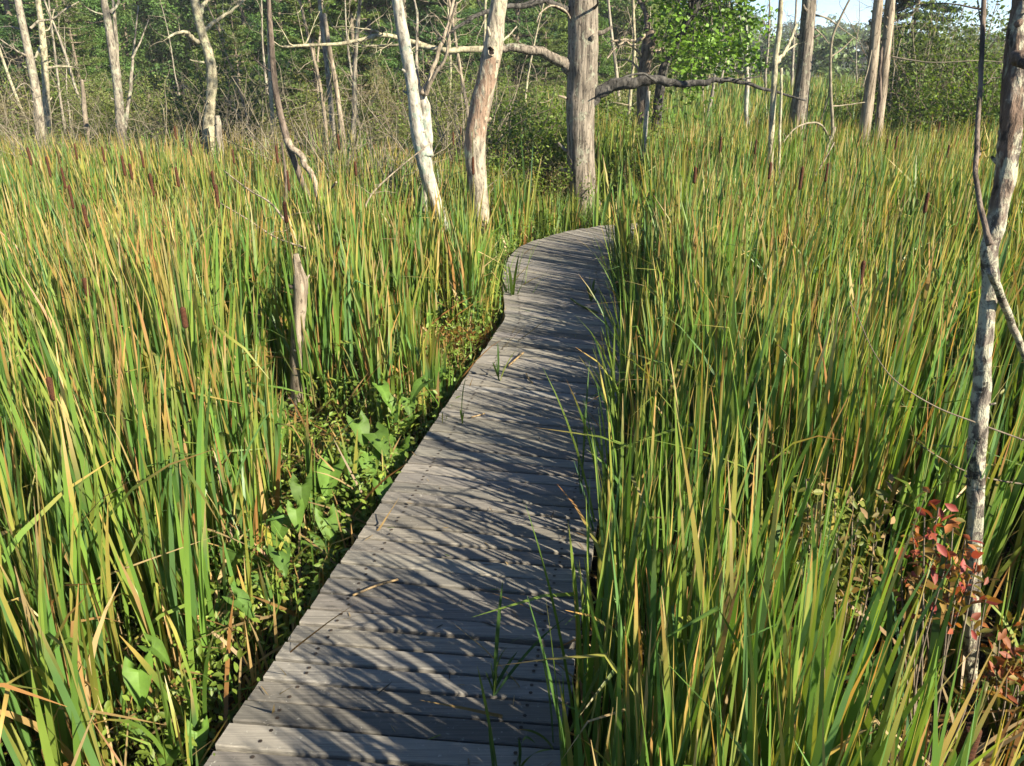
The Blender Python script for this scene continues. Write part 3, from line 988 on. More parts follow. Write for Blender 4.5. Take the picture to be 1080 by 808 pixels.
    # nearest tree with lichen
    t, D = dead_tree('nearest slim dead tree with pale lichen and peeling brown wood at the right', [(1082, -60), (1076, 10), (1071, 60), (1066, 120), (1060, 180), (1050, 235), (1043, 265), (1044, 300), (1038, 360), (1034, 420), (1030, 480), (1029, 540), (1026, 620), (1023, 700), (1020, 765)],
              [15, 18, 22, 22, 20, 18, 17, 16, 16, 17, 16, 15, 15, 15, 16], 2.03, M_BARK_LICHEN,
              [([(1044, 258), (1036, 225), (1029, 185), (1030, 150), (1034, 100), (1036, 40), (1038, -20)], 5.5, 5, .35, 0, 5, .2, M_BARK_BROWN), ([(1046, 286), (1058, 318), (1070, 348), (1092, 398)], 8, 8, .25, 0, 0, .1),
               ([(1072, 62), (1084, 70), (1098, 90)], 14, 8, -.1), ([(1074, 25), (1080, 18), (1090, 10)], 6, 4, .2)], top=1.2, top_twigs=4, seed=46, rough=.26, k=26, dens=12, fr=12, base_z=GZ - .05, dd=.25)
    # cracked hanging twigs by the near tree
    # long thin twig arching to it
    mb = MB()
    P = pxline([(896, 318), (905, 335), (922, 372), (945, 402), (985, 428), (1030, 446), (1090, 468)], 2.12, -.03, 8)
    tube(mb, P, np.linspace(.7, 1.8, len(P)) * 2.5 / F / 2, 6, rough=.1)
    tag(mb.build('fallen_branch', M_TWIGD), 'long thin bare twig arching down behind the lichen covered tree', 'branch')
    mb = MB()
    P = pxline([(964, 465), (990, 482), (1016, 496), (1050, 506), (1090, 512)], 2.2, 0, 6)
    tube(mb, P, np.linspace(.8, 1.8, len(P)) * 2.9 / F / 2, 6, rough=.1)
    tag(mb.build('fallen_branch', M_TWIGD), 'short dark twig below the long arching one by the lichen covered tree', 'branch')
    # fallen pale branches lying over the left reeds
    for pts, d, lab in (([(236, 180), (262, 200), (285, 214), (300, 232)], 5.4, 'pale bare forked twig lying over the left cattails near the leaning sapling'),
                        ([(232, 214), (262, 232), (290, 250), (322, 262)], 5.0, 'pale bare twig slanting over the left cattails, lower one'),
                        ([(455, 150), (420, 178), (392, 205), (380, 232)], 6.6, 'bleached branch slanting down to the foot of the white dead trunk'),
                        ([(880, 150), (868, 172), (850, 200), (842, 212)], 7.8, 'pale bare stick slanting in the right cattails')):
        mb = MB()
        P = pxline(pts, d, -.3, 6)
        r = np.random.default_rng(int(pts[0][0]))
        tube(mb, P, np.linspace(1.0, 2.4, len(P)) * d / F / 2, 6, rough=.1)
        twigs(mb, P, .004, 4, .25, r)
        tag(mb.build('fallen_branch', M_BARK_DRIFT), lab, 'branch')


def background_snags():
    """slender bare dead trunks that stand through the thicket and along the treeline"""
    r = np.random.default_rng(71)
    protos = []
    for v in range(4):
        t = thing('dead_tree', 'slender bare grey dead trunk standing in the thicket behind the left cattails', 'dead tree', (0, 0, 0), 'bare dead trunks through the thicket')
        mb = MB()
        P = [np.array([0, 0, 0.])]
        d = np.array([0, 0, 1.])
        for i in range(9):
            d = unit(d + r.normal(0, .07, 3))
            P.append(P[-1] + d * .55)
        P = smooth_line(np.array(P), 3)
        tube(mb, P, np.linspace(.042, .010, len(P)), 8, rough=.12, seed=v)
        mb.build('trunk', (M_BARK_GREY, M_BARK_PALE, M_BARK_DRIFT, M_BARK_GREY)[v], t)
        mb = MB()
        twigs(mb, P, .016, 16, 1.0, r, 5, 1, .2, .2)
        mb.build('twigs', M_TWIG, t)
        protos.append(t)
    spots = []
    for i in range(15):
        px = r.uniform(-30, 600)
        d = r.uniform(12.5, 22)
        spots.append((at(px, 60, d)[0], d, 0))
    for i in range(14):
        px = r.uniform(690, 960)
        d = r.uniform(36, 52)
        spots.append((at(px, 60, d)[0], d, 1))
    for i in range(6):
        px = r.uniform(640, 760)
        d = r.uniform(15, 24)
        spots.append((at(px, 60, d)[0], d, 2))
    used = set()
    labs = ('slender bare grey dead trunk standing in the thicket behind the left cattails', 'pale bare dead trunk standing along the foot of the far right treeline',
            'slender bare dead trunk in the brush behind the broken trunk right of the big tree')
    grs = ('bare dead trunks through the thicket', 'bare dead trunks along the treeline', 'bare dead trunks behind the big tree')
    for i, (x, y, k) in enumerate(spots):
        v = i % 4
        s = r.uniform(.6, 1.25) * (1.5 if k == 1 else 1)
        if v not in used:
            used.add(v)
            o = protos[v]
            o.location = (x, y, GZ - .1)
            o.rotation_euler = (r.normal(0, .08), r.normal(0, .08), r.uniform(0, 6.28))
            o.scale = (s, s, s)
        else:
            o = dup(protos[v], (x, y, GZ - .1), r.uniform(0, 6.28), s, tilt=(r.normal(0, .08), r.normal(0, .08)))
        o['label'], o['group'] = labs[k], grs[k]


# ------------------------------------------------------------------ big tree by the bend
def big_tree():
    d = 10.4
    r = np.random.default_rng(81)
    t, D = dead_tree('thick furrowed grey tree at the bend of the boardwalk with bare spreading limbs', [(615, -40), (615, 20), (615, 60), (613, 100), (612, 130), (613, 175), (617, 216)],
                     [31, 31, 32, 32, 29, 28, 31], d, M_BARK_OAK,
                     [([(608, 76), (594, 66), (572, 56), (548, 52), (525, 51)], 12.5, 7.5, -.22, 0, 0, .3, M_BARK_OAK),
                      ([(528, 51), (500, 51), (470, 53), (440, 46), (405, 38), (360, 46), (300, 50)], 7.2, 2.6, -.9, -.22, 12, .6, M_BARK_PALE),
                      ([(604, 12), (580, 3), (556, 4), (530, 8), (505, 15), (484, 28), (462, 42)], 7, 2.5, -1.0, 0, 9, .5, M_BARK_BLACK),
                      ([(470, 53), (450, 50), (420, 48), (382, 49)], 4.5, 2, .3, -.8, 6, .4, M_BARK_PALE),
                      ([(622, 106), (636, 94), (655, 88), (680, 86), (692, 84), (712, 88), (740, 87), (765, 84), (800, 92), (850, 106)], 15, 2.0, -.15, 0, 5, .3, M_BARK_BLACK),
                      ([(760, 85), (785, 83), (805, 80)], 2.4, 1, .1, -.3, 0, .2, M_BARK_BLACK),
                      ([(692, 86), (678, 78), (662, 80), (650, 86)], 3, 1.2, -.2, -.2, 4, .2, M_BARK_BLACK),
                      ([(606, 28), (596, 12), (582, 6), (570, 14), (566, 24)], 2.5, 1, -.8, 0, 5, .3, M_BARK_DRIFT),
                      ([(624, 12), (630, 4), (628, -6)], 3, 2, -.5, 0, 0, .2, M_BARK_BLACK),
                      ([(600, 105), (592, 102), (589, 101)], 3, 1.5, -.4, 0, 0, .1, M_BARK_DRIFT)],
                     name='oak_tree', seed=81, k=30, rough=.07, dens=10, flare=1.25, fr=6, top=3.2, top_twigs=0)
    t['category'] = 'tree'
    # living crown well above the frame
    top = D[-1, :3]
    mb = MB()
    ml = MB()
    for k in range(26):
        dv = unit(np.array([r.normal(0, 1), r.normal(0, 1), r.uniform(.1, 1.2)]))
        p0 = D[-r.integers(1, 26), :3]
        q = [p0]
        L = r.uniform(1.4, 3.2)
        for i in range(7):
            dv = unit(dv + r.normal(0, .16, 3) + np.array([0, 0, .06]))
            q.append(q[-1] + dv * L / 7)
        q = np.array(q)
        tube(mb, q, np.linspace(.05, .012, 8), 6)
        for i in (3, 4, 5, 6, 7):
            m = r.integers(50, 90)
            p = q[i] + r.normal(0, .32, (m, 3))
            col = np.array([.06, .115, .02]) * r.uniform(.7, 1.3) * r.uniform(.8, 1.2, (m, 1))
            leaves(ml, p, r.uniform(.07, .12, m), col, .5, r)
    mb.build('limbs', M_BARK_OAK, t)
    ml.build('crown', M_LEAF, t)


# ------------------------------------------------------------------ living trees and shrubs
def deciduous(name, label, cat, seed, hgt, rad, leaf, nclump, nper, c, group=None, trunk_m=None, base=.3, tr=.16, flat=.85):
    r = np.random.default_rng(seed)
    t = thing(name, label, cat, (0, 0, 0), group)
    mb = MB()
    P = smooth_line(np.array([(0, 0, -.2), (r.normal(0, .1), r.normal(0, .1), hgt * .3), (r.normal(0, .25), r.normal(0, .25), hgt * .65), (r.normal(0, .3), r.normal(0, .3), hgt * .93)]), 6)
    tube(mb, P, np.linspace(tr, tr * .15, len(P)), 9, rough=.1, seed=seed)
    ml = MB()
    lo = hgt * base
    for k in range(nclump):
        z = r.uniform(0, 1)
        zz = lo + (hgt - lo) * z
        prof = math.sin(math.pi * (0.12 + .85 * z)) ** .6
        a = r.uniform(0, 6.283)
        q = rad * prof * math.sqrt(r.uniform(.12, 1)) * (1 + .25 * math.sin(3 * a + seed))
        ctr = np.array([q * math.cos(a), q * math.sin(a), zz])
        if k % 4 == 0:
            i = int(np.clip(np.searchsorted(P[:, 2], zz - q * .5), 1, len(P) - 1))
            md = (P[i] + ctr) / 2 + np.array([0, 0, -.08 * q])
            tube(mb, smooth_line(np.array([P[i], md, ctr]), 4), np.linspace(tr * .3, tr * .06, 9), 5, cap=False)
        m = int(nper * r.uniform(.6, 1.4))
        sg = rad * r.uniform(.12, .22)
        u = unit(r.normal(size=(m, 3))) * (r.random((m, 1)) ** .45)
        p = ctr + u * np.array([sg * 1.25, sg * 1.25, sg * flat])
        cc = np.array(c) * r.uniform(.65, 1.35) + np.array([.03, .02, 0]) * r.random() ** 2
        col = cc * r.uniform(.8, 1.25, (m, 1))
        nq = unit(u * np.array([1, 1, 1.3]) + np.array([0, 0, .3]))
        leaves(ml, p, leaf * r.uniform(.6, 1.35, m), col, .3, r, .62, .2, nq)
    mb.build('trunk', trunk_m or M_TWIGD, t)
    ml.build('crown', M_SHRUB, t)
    return t


def pine(label, seed, hgt, group, c=(.07, .138, .046), dens=1.6, name='pine_tree', up=.10):
    r = np.random.default_rng(seed)
    t = thing(name, label, 'tree', (0, 0, 0), group)
    mb, ml = MB(), MB()
    P = smooth_line(np.array([(0, 0, -.2), (0.05, 0, hgt * .5), (0, .05, hgt)]), 8)
    tube(mb, P, np.linspace(hgt * .016, .02, len(P)), 9, rough=.08)
    z = hgt * .14
    while z < hgt * .99:
        f = 1 - z / hgt
        nb = r.integers(4, 7)
        for k in range(nb):
            a = r.uniform(0, 6.283)
            L = hgt * (.05 + .24 * f ** .8) * r.uniform(.6, 1.15)
            n = 7
            u = np.linspace(0, 1, n)
            q = np.column_stack([np.cos(a) * L * u, np.sin(a) * L * u, z + L * (up * u + .12 * u ** 2) - .05 * L * np.sin(u * 3.1)])
            tube(mb, q, np.linspace(.03 + .02 * f, .008, n), 4, cap=False)
            m = int(130 * dens * (L / (hgt * .2)))
            tt = r.uniform(.25, 1.05, m)
            p = np.column_stack([np.cos(a) * L * tt, np.sin(a) * L * tt, z + L * (up * tt + .12 * tt ** 2)])
            sd = np.array([-math.sin(a), math.cos(a), 0])
            p = p + sd * (r.normal(0, .17, m) * L * (1.1 - tt * .6))[:, None] + r.normal(0, .05, (m, 3)) * np.array([1, 1, .8])
            cc = np.array(c) * r.uniform(.7, 1.4)
            quads(ml, p, hgt * .017 * r.uniform(.6, 1.4, m), cc * r.uniform(.8, 1.2, (m, 1)), .6, r, .45)
        z += hgt * r.uniform(.035, .06)
    mb.build('trunk', M_TWIGD, t)
    ml.build('crown', M_SHRUB, t)
    return t


def shrub(name, label, seed, hgt, rad, leaf, n, c, c2, group, twig=26, tm=None, bare=.25):
    r = np.random.default_rng(seed)
    t = thing(name, label, 'shrub', (0, 0, 0), group)
    mb, ml = MB(), MB()
    pts = []
    for k in range(twig):
        a = r.uniform(0, 6.283)
        lean = r.uniform(.05, .55)
        L = hgt * r.uniform(.6, 1.15)
        d = np.array([math.cos(a) * lean, math.sin(a) * lean, 1.0])
        p = np.array([math.cos(a), math.sin(a), 0]) * rad * .25 * r.random()
        q = [p]
        for i in range(7):
            d = unit(d + r.normal(0, .14, 3))
            q.append(q[-1] + d * L / 7)
        q = np.array(q)
        tube(mb, q, np.linspace(.012, .003, 8) * (hgt / 1.8), 4, cap=False)
        twigs(mb, q, .005 * hgt / 1.8, 4, L * .35, r, 4, 0, .3, .3)
        if r.random() > bare:
            pts.append(q)
    per = max(1, n // max(len(pts), 1))
    for q in pts:
        s = r.uniform(.3, 1, per)
        p = np.column_stack([np.interp(s, np.linspace(0, 1, 8), q[:, i]) for i in range(3)])
        p = p + unit(r.normal(size=(per, 3))) * (rad * .22 * r.random((per, 1)) ** .5)
        mixv = r.random()
        cc = np.array(c) * (1 - mixv) + np.array(c2) * mixv
        leaves(ml, p, leaf * r.uniform(.6, 1.35, per), cc * r.uniform(.7, 1.3, (per, 1)), .4, r)
    mb.build('stems', tm or M_TWIG, t)
    ml.build('foliage', M_SHRUB, t)
    return t


def place(protos, spots, r, used, lab=None, group=None, zs=GZ - .05):
    """spots: (x, y, scale[, variant])"""
    for i, sp_ in enumerate(spots):
        v = sp_[3] if len(sp_) > 3 else int(r.integers(len(protos)))
        x, y, s = sp_[:3]
        sc = (s * r.uniform(.9, 1.1), s * r.uniform(.9, 1.1), s)
        if id(protos[v]) not in used:
            used.add(id(protos[v]))
            o = protos[v]
            o.location = (x, y, zs)
            o.rotation_euler.z = r.uniform(0, 6.28)
            o.scale = sc
        else:
            o = dup(protos[v], (x, y, zs), r.uniform(0, 6.28), sc)
        if lab: o['label'] = lab[v] if isinstance(lab, (list, tuple)) else lab
        if group: o['group'] = group


def thicket():
    r = np.random.default_rng(91)
    used = set()
    labs = ['olive twiggy shrub with many bare grey stems in the left thicket', 'fuller green leafy shrub in the left thicket', 'brownish half bare shrub in the left thicket',
            'yellow green leafy shrub in the left thicket']
    G = 'shrubs of the left thicket'
    pr = [shrub('shrub', labs[0], 101, 1.9, .9, .058, 4600, (.15, .195, .050), (.20, .215, .066), G, 20),
          shrub('shrub', labs[1], 102, 1.9, 1.0, .06, 4400, (.12, .19, .036), (.19, .225, .042), G, 28, M_TWIGD, .1),
          shrub('shrub', labs[2], 103, 1.7, .9, .05, 2800, (.17, .16, .06), (.21, .185, .08), G, 24, M_TWIG, .5),
          shrub('shrub', labs[3], 104, 1.5, .8, .045, 3200, (.17, .19, .03), (.22, .22, .04), G, 26, M_TWIGD, .1)]
    spots = []
    for d, n, lo, hi, s in ((11.3, 19, -180, 600, .56), (13.2, 18, -240, 640, .64), (15.6, 19, -260, 660, .76), (18.5, 20, -280, 680, .9), (22.5, 22, -300, 700, 1.08)):
        for i in range(n):
            px = lo + (hi - lo) * (i + r.uniform(.1, .9)) / n
            dd = d + r.normal(0, .5)
            p = at(px, 100, dd)
            v = r.choice([0, 0, 1, 2, 2, 3], p=[.25, .2, .2, .12, .13, .1])
            spots.append((p[0], dd, s * r.uniform(.8, 1.15), int(v)))
    place(pr, spots, r, used, labs, G)
    # pale bare brush along the back of the reeds
    t = thing('dead_shrub', 'pale bare twiggy brush at the back edge of the left reeds', 'dead shrub', (0, 0, 0), 'bare brush behind the left reeds')
    mb = MB()
    for k in range(17):
        a = r.uniform(0, 6.283)
        d = np.array([math.cos(a) * .5 * r.random(), math.sin(a) * .5 * r.random(), 1.0])
        q = [np.array([math.cos(a), math.sin(a), 0]) * .15 * r.random()]
        L = r.uniform(1.0, 2.3)
        for i in range(8):
            d = unit(d + r.normal(0, .17, 3))
            q.append(q[-1] + d * L / 8)
        q = np.array(q)
        tube(mb, q, np.linspace(.011, .003, 9), 5, cap=False)
        twigs(mb, q, .0055, 6, L * .38, r, 4, 1, .2, .2)
    mb.build('stems', M_TWIG, t)
    place([t], [(at(px, 100, d)[0], d, s, 0) for px, d, s in ((398, 8.6, .8), (380, 9.6, .9), (352, 9.2, .8), (330, 10.2, 1), (142, 11.2, .9), (62, 11, .9), (20, 10.4, .85),
          (5, 11.8, 1.0), (470, 11.4, 1.1), (495, 12, 1.2), (200, 12.6, .9), (250, 13, 1.1), (455, 9.0, .7), (340, 8.2, .62))], r, set())
    # bushes round the big tree
    labs2 = ['dark green leafy bush at the foot of the big furrowed tree', 'bright green leafy bush beside the big furrowed tree']
    G2 = 'bushes round the big tree'
    pr2 = [shrub('bush', labs2[0], 111, 1.5, .9, .055, 4200, (.085, .155, .024), (.13, .19, .03), G2, 26, M_TWIGD, 0),
           shrub('bush', labs2[1], 112, 1.4, .9, .055, 4200, (.11, .18, .024), (.15, .21, .03), G2, 26, M_TWIGD, 0)]
    sp2 = [(at(555, 150, 11.2)[0], 11.2, 1.05, 0), (at(585, 150, 11.6)[0], 11.6, 1.1, 0), (at(530, 150, 10.6)[0], 10.6, .8, 1), (at(575, 150, 10.4)[0], 10.5, .68, 1),
           (at(648, 150, 11.6)[0], 11.6, 1.0, 1), (at(668, 150, 12.4)[0], 12.4, 1.0, 1), (at(640, 150, 13)[0], 13.2, 1.2, 1), (at(655, 150, 10.7)[0], 10.7, .72, 1), (at(700, 150, 13.6)[0], 13.6, .8, 1)]
    place(pr2, sp2, r, set(), labs2, G2)
    # big leaved dark bush behind the pale crooked trunk
    b = shrub('bush', 'dark glossy bush behind the pale crooked dead trunk', 113, 2.6, 1.0, .085, 2600, (.05, .10, .024), (.08, .13, .035), 'bushes behind the left thicket', 22, M_TWIGD, 0)
    p = at(215, 80, 15.0)
    b.location = (p[0], 15.0, GZ)
    # right hand bushes
    labs3 = ['leafy green bush in the right marsh behind the lichen covered tree', 'olive bush in the right marsh by the twin dead trunks']
    G3 = 'bushes at the right edge of the marsh'
    pr3 = [shrub('bush', labs3[0], 121, 2.0, 1.1, .06, 4200, (.075, .14, .022), (.13, .19, .03), G3, 26, M_TWIGD, .05),
           shrub('bush', labs3[1], 122, 1.6, 1.0, .05, 3200, (.075, .11, .02), (.11, .13, .03), G3, 26, M_TWIG, .15)]
    sp3 = [(at(px, 100, d)[0], d, s, v) for px, d, s, v in ((965, 14, 1.0, 0), (992, 13, .95, 0), (1015, 13.5, 1.05, 0), (1048, 12.6, 1.15, 0), (1090, 13, 1.2, 0), (950, 12.2, .8, 1), (940, 17, 1.15, 1),
                                                           (980, 17, 1.25, 0), (1030, 17.5, 1.4, 0), (1080, 17, 1.4, 0), (1130, 14, 1.2, 0), (905, 20, 1.0, 1), (1010, 11.5, .75, 1), (1062, 11.2, .8, 1))]
    place(pr3, sp3, r, set(), labs3, G3)
    # airy saplings against the sky
    labs4 = ['airy young tree with sparse leaves against the sky at the right']
    G4 = 'airy young trees at the right'
    s1 = shrub('young_tree', labs4[0], 131, 3.6, 1.5, .095, 2800, (.07, .115, .03), (.12, .16, .05), G4, 20, M_TWIG, .2)
    place([s1], [(at(px, 60, d)[0], d, s, 0) for px, d, s in ((990, 15, .92), (1008, 16, .92), (972, 16.5, .9))], r, set(), labs4, G4)


def forest():
    r = np.random.default_rng(95)
    labs = ['round dark green broadleaf tree in the wood behind the thicket', 'lighter olive broadleaf tree in the wood behind the thicket', 'tall narrow broadleaf tree in the wood behind the thicket']
    G = 'broadleaf trees of the wood behind the marsh'
    pr = [deciduous('broadleaf_tree', labs[0], 'tree', 201, 10, 3.6, .19, 150, 140, (.074, .148, .038), G, base=.08),
          deciduous('broadleaf_tree', labs[1], 'tree', 202, 8.5, 3.2, .18, 130, 140, (.125, .185, .046), G, base=.06),
          deciduous('broadleaf_tree', labs[2], 'tree', 203, 12, 3.2, .19, 150, 140, (.088, .168, .038), G, base=.10)]
    spots = []
    for d, n, s in ((29, 12, .30), (34, 14, .42), (41, 15, .58), (50, 17, .8), (62, 20, 1.1), (76, 22, 1.4)):
        for i in range(n):
            px = -420 + 1160 * (i + r.uniform(.1, .9)) / n
            dd = d + r.normal(0, 1.3)
            spots.append((at(px, 60, dd)[0], dd, s * r.uniform(.85, 1.15), int(r.choice([0, 1, 2], p=[.45, .3, .25]))))
    place(pr, spots, r, set(), labs, G)
    plab = ['layered dark green pine in the wood behind the left thicket', 'yellowish green pine with open boughs behind the left thicket']
    GP = 'pines behind the thicket'
    pp = [pine(plab[0], 211, 9, GP), pine(plab[1], 212, 6.5, GP, (.11, .155, .044), 1.4)]
    sp2 = [(at(px, 60, d)[0], d, s, v) for px, d, s, v in ((90, 40, 1, 0), (130, 46, 1.2, 0), (262, 36, .9, 0), (300, 38, 1.0, 0), (345, 34, .8, 0), (392, 37, 1.0, 0), (365, 42, 1.2, 0), (430, 44, 1.2, 0),
                                                          (80, 24, .62, 1), (70, 26, .7, 1), (330, 22, .75, 1), (375, 23, .8, 1), (235, 25, .62, 1), (20, 27, .9, 0), (480, 34, 1.1, 0), (545, 36, 1.1, 0), (575, 30, .6, 1), (250, 21, .5, 1))]
    place(pp, sp2, r, set(), plab, GP)
    # the dark spruce and the pines at the right
    sl = ['tall dark spruce right of the twin dead trunks', 'dark pine at the right behind the young trees']
    GS = 'dark conifers at the right'
    ps = [pine(sl[0], 221, 5.2, GS, (.026, .052, .026), 3.0, 'spruce_tree', -.35)]
    place(ps, [(at(957, 60, 26)[0], 26, 1.22, 0)], r, set(), sl, GS)
    ps2 = [pine(sl[1], 222, 4.2, GS, (.035, .07, .022), 2.2)]
    place(ps2, [(at(px, 60, d)[0], d, s, 0) for px, d, s in ((1040, 27, .58), (1075, 25, .6), (1112, 25, .8), (1010, 33, .62))], r, set(), sl[1], GS)
    # hanging maple
    t = thing('maple_tree', 'bright green leafy maple leaning over the marsh right of the big tree', 'tree', at(690, 118, 13.4))
    base = at(690, 118, 13.4)
    base[2] = GZ - .05
    t.location = [float(a) for a in base]
    t['_o'] = [float(a) for a in base]
    mb, ml = MB(), MB()
    tr = smooth_line(np.array([base, at(697, 88, 13.4), at(706, 62, 13.4), at(722, 30, 13.3), at(742, -10, 13.2), at(755, -60, 13.2), at(760, -120, 13.2)]), 6)
    tube(mb, tr, np.linspace(.085, .03, len(tr)), 10, rough=.1)
    r2 = np.random.default_rng(231)
    cl = [(720, 10), (740, 15), (760, 12), (780, 14), (705, 18), (735, 35), (755, 38), (775, 38), (792, 40), (728, 52), (748, 56), (768, 58), (786, 60), (740, 68), (758, 70), (720, 30), (700, 38), (715, 55),
          (733, 80), (798, 22), (710, 0), (765, 0), (790, 0), (745, 0), (770, 25), (750, 24), (725, 70), (795, 64), (700, 10), (728, 98), (716, 62), (770, 48), (742, 46)]
    for i in range(46):
        cl.append((r2.uniform(695, 800), r2.uniform(-190, -6)))
    for (px, py) in cl:
        dd = 13.2 + r2.normal(0, .45)
        c = at(px, py, dd)
        i = int(r2.integers(len(tr) // 2, len(tr)))
        tube(mb, smooth_line(np.array([tr[i], (tr[i] + c) / 2 + np.array([0, 0, .12]), c]), 4), np.linspace(.016, .004, 9), 4, cap=False)
        m = int(r2.integers(60, 95))
        p = c + r2.normal(0, 1, (m, 3)) * np.array([.15, .17, .12])
        col = np.array([.12, .225, .025]) * r2.uniform(.75, 1.25) * r2.uniform(.8, 1.2, (m, 1))
        leaves(ml, p, r2.uniform(.05, .10, m), col, .5, r2, .75)
    mb.build('trunk', M_BARK_BLACK, t)
    ml.build('crown', M_LEAF, t)


def far_woods():
    """the wooded rise that closes the view, one mass of crowns"""
    r = np.random.default_rng(99)
    mb = MB()
    spots = []
    # edge of the wood behind the right marsh
    for i in range(46):
        x = -5 + 85 * (i + r.random()) / 46
        spots.append((x, 66 + r.normal(0, 3) + .05 * x, r.uniform(2.4, 4.4), 1.5))
    for i in range(150):
        y = r.uniform(85, 170)
        x = r.uniform(-y * 1.1, y * .9)
        spots.append((x, y, r.uniform(3.2, 6.2) * (1.0 + (y - 85) / 240), 2.2))
    for i in range(280):
        y = r.uniform(150, 300)
        x = r.uniform(-y * .95, y * .95)
        spots.append((x, y, r.uniform(6.0, 9.0), 2.8))
    for (x, y, h, q) in spots:
        z0 = max(float(hill_z(x, y)), GZ)
        if y < 84:
            z0 = GZ
        m = 420
        nb = 16
        ctr = np.column_stack([r.normal(0, q * .5, nb), r.normal(0, q * .5, nb), h * r.uniform(.15, .95, nb)])
        k = r.integers(0, nb, m)
        u = unit(r.normal(size=(m, 3)))
        p = ctr[k] + u * np.array([q * .42, q * .42, h * .14]) * r.random((m, 1)) ** .4
        cc = np.array([.08, .13, .036]) * r.uniform(.7, 1.35)
        cl = cc * (r.uniform(.75, 1.3, nb)[k])[:, None] * r.uniform(.85, 1.15, (m, 1))
        leaves(mb, p + np.array([x, y, z0]), r.uniform(.35, .7, m) * (.75 if y < 84 else 1.3), cl, .3, r, .7, .2, u + np.array([0, 0, .3]))
    tag(mb.build('far_woods', M_LEAF), 'dark green wooded hill closing the view beyond the marsh', 'woods', kind='stuff')


# ------------------------------------------------------------------ cattails with seed heads
def seed_heads():
    r = np.random.default_rng(121)
    protos = []
    for v in range(4):
        t = thing('cattail', 'x', 'cattail', (0, 0, 0))
        hh = 1.42
        mb = MB()
        b = r.normal(0, .02, 2)
        P = smooth_line(np.array([(b[0], b[1], 0), (b[0] * .3, b[1] * .3, hh * .6), (0, 0, hh), (-b[0] * .1, 0, hh + .30)]), 6)
        tube(mb, P, np.linspace(.0055, .0022, len(P)), 6, col=(.16, .15, .05))
        mb.build('stalk', M_REED, t)
        mb = MB()
        zz = np.linspace(0, 1, 13)
        L = .095 if v == 3 else r.uniform(.13, .17)
        rad = (.0095 if v == 3 else .0105) * np.minimum(1, np.sqrt(np.minimum(zz, 1 - zz) / .09 + .06))
        tube(mb, np.column_stack([np.zeros(13), np.zeros(13), hh - L / 2 + L * zz]), rad, 10, rough=.06, fr=20)
        mb.build('seed_head', M_SEED, t)
        mb = MB()
        n = 4
        g = GREEN[r.integers(0, 5, n)] * 1.1
        blades(mb, np.column_stack([r.normal(0, .012, (n, 2)), np.zeros(n)]), r.uniform(1.1, 1.45, n), np.full(n, .013), r.uniform(0, 6.28, n), np.abs(r.normal(0, .08, n)), np.abs(r.normal(0, .25, n)),
               g, g, np.tile(TIPC[0], (n, 1)), r.uniform(0, .2, n), 8, r=r)
        mb.build('leaves', M_REED, t)
        protos.append(t)
    GL, GR, GM = 'cattail seed heads over the left reeds', 'cattail seed heads over the right reeds', 'cattail seed heads behind the white dead trunk'
    ll = 'brown cattail seed head standing among the tops of the left reeds'
    lr = 'brown cattail seed head standing among the tops of the right reeds'
    lm = 'small dark cattail seed head in the reeds between the white and the holed trunks'
    lst = []
    for px, py in ((31, 165), (51, 176), (62, 166), (67, 188), (75, 208), (90, 228), (109, 163), (130, 175), (138, 181), (187, 187), (201, 157), (225, 190), (292, 163), (304, 191), (301, 224), (185, 140), (357, 150), (375, 178), (80, 160), (150, 168), (246, 165), (160, 195)):
        lst.append((px, py, 1.0, ll, GL))
    for px, py in ((797, 155), (812, 180), (945, 151), (935, 155), (977, 214), (872, 182), (760, 153), (733, 185), (990, 135), (845, 188), (1000, 160)):
        lst.append((px, py, 1.0, lr, GR))
    for px, py in ((478, 146), (492, 160), (486, 138), (499, 175)):
        lst.append((px, py, .93, lm, GM))
    lst += [(229, 207, 1.02, 'long dark cattail seed head in the left reeds, the lower of two touching ones', GL), (54, 410, .86, 'brown cattail seed head low among the yellow leaves at the far left', 'single cattail seed heads'),
            (91, 303, .9, 'small rusty cattail seed head half hidden in the middle of the left reeds', 'single cattail seed heads'), (194, 335, .88, 'thin dark cattail seed head in the middle of the left reeds', 'single cattail seed heads'),
            (909, 288, .93, 'tall slim brown cattail seed head alone in the middle of the right reeds', 'single cattail seed heads')]
    used = set()
    for i, (px, py, z, lab, g) in enumerate(lst):
        v = 3 if z < .92 else i % 3
        zz = z * .98 + r.normal(0, .03)
        p = gp(px, py, zz)
        if p[1] > 11.5:
            p = at(px, py, r.uniform(9.5, 11.2))
            zz = p[2]
        s = (zz - GZ) / 1.42
        rz = r.uniform(0, 6.28)
        wx = r.uniform(.8, 1.1)
        loc = (p[0], p[1], GZ)
        if v not in used:
            used.add(v)
            o = protos[v]
            o.location = loc
            o.rotation_euler.z = rz
            o.scale = (wx, wx, s)
        else:
            o = dup(protos[v], loc, rz, (wx, wx, s))
        o['label'], o['group'] = lab, g
    # the fat one right under the viewer
    p = gp(1022, 782, .42)
    o = dup(protos[0], (p[0], p[1], GZ), 1.0, (1.7, 1.7, (.42 - GZ) / 1.42), 'fat dark brown cattail seed head at the very bottom right', 'single cattail seed heads')


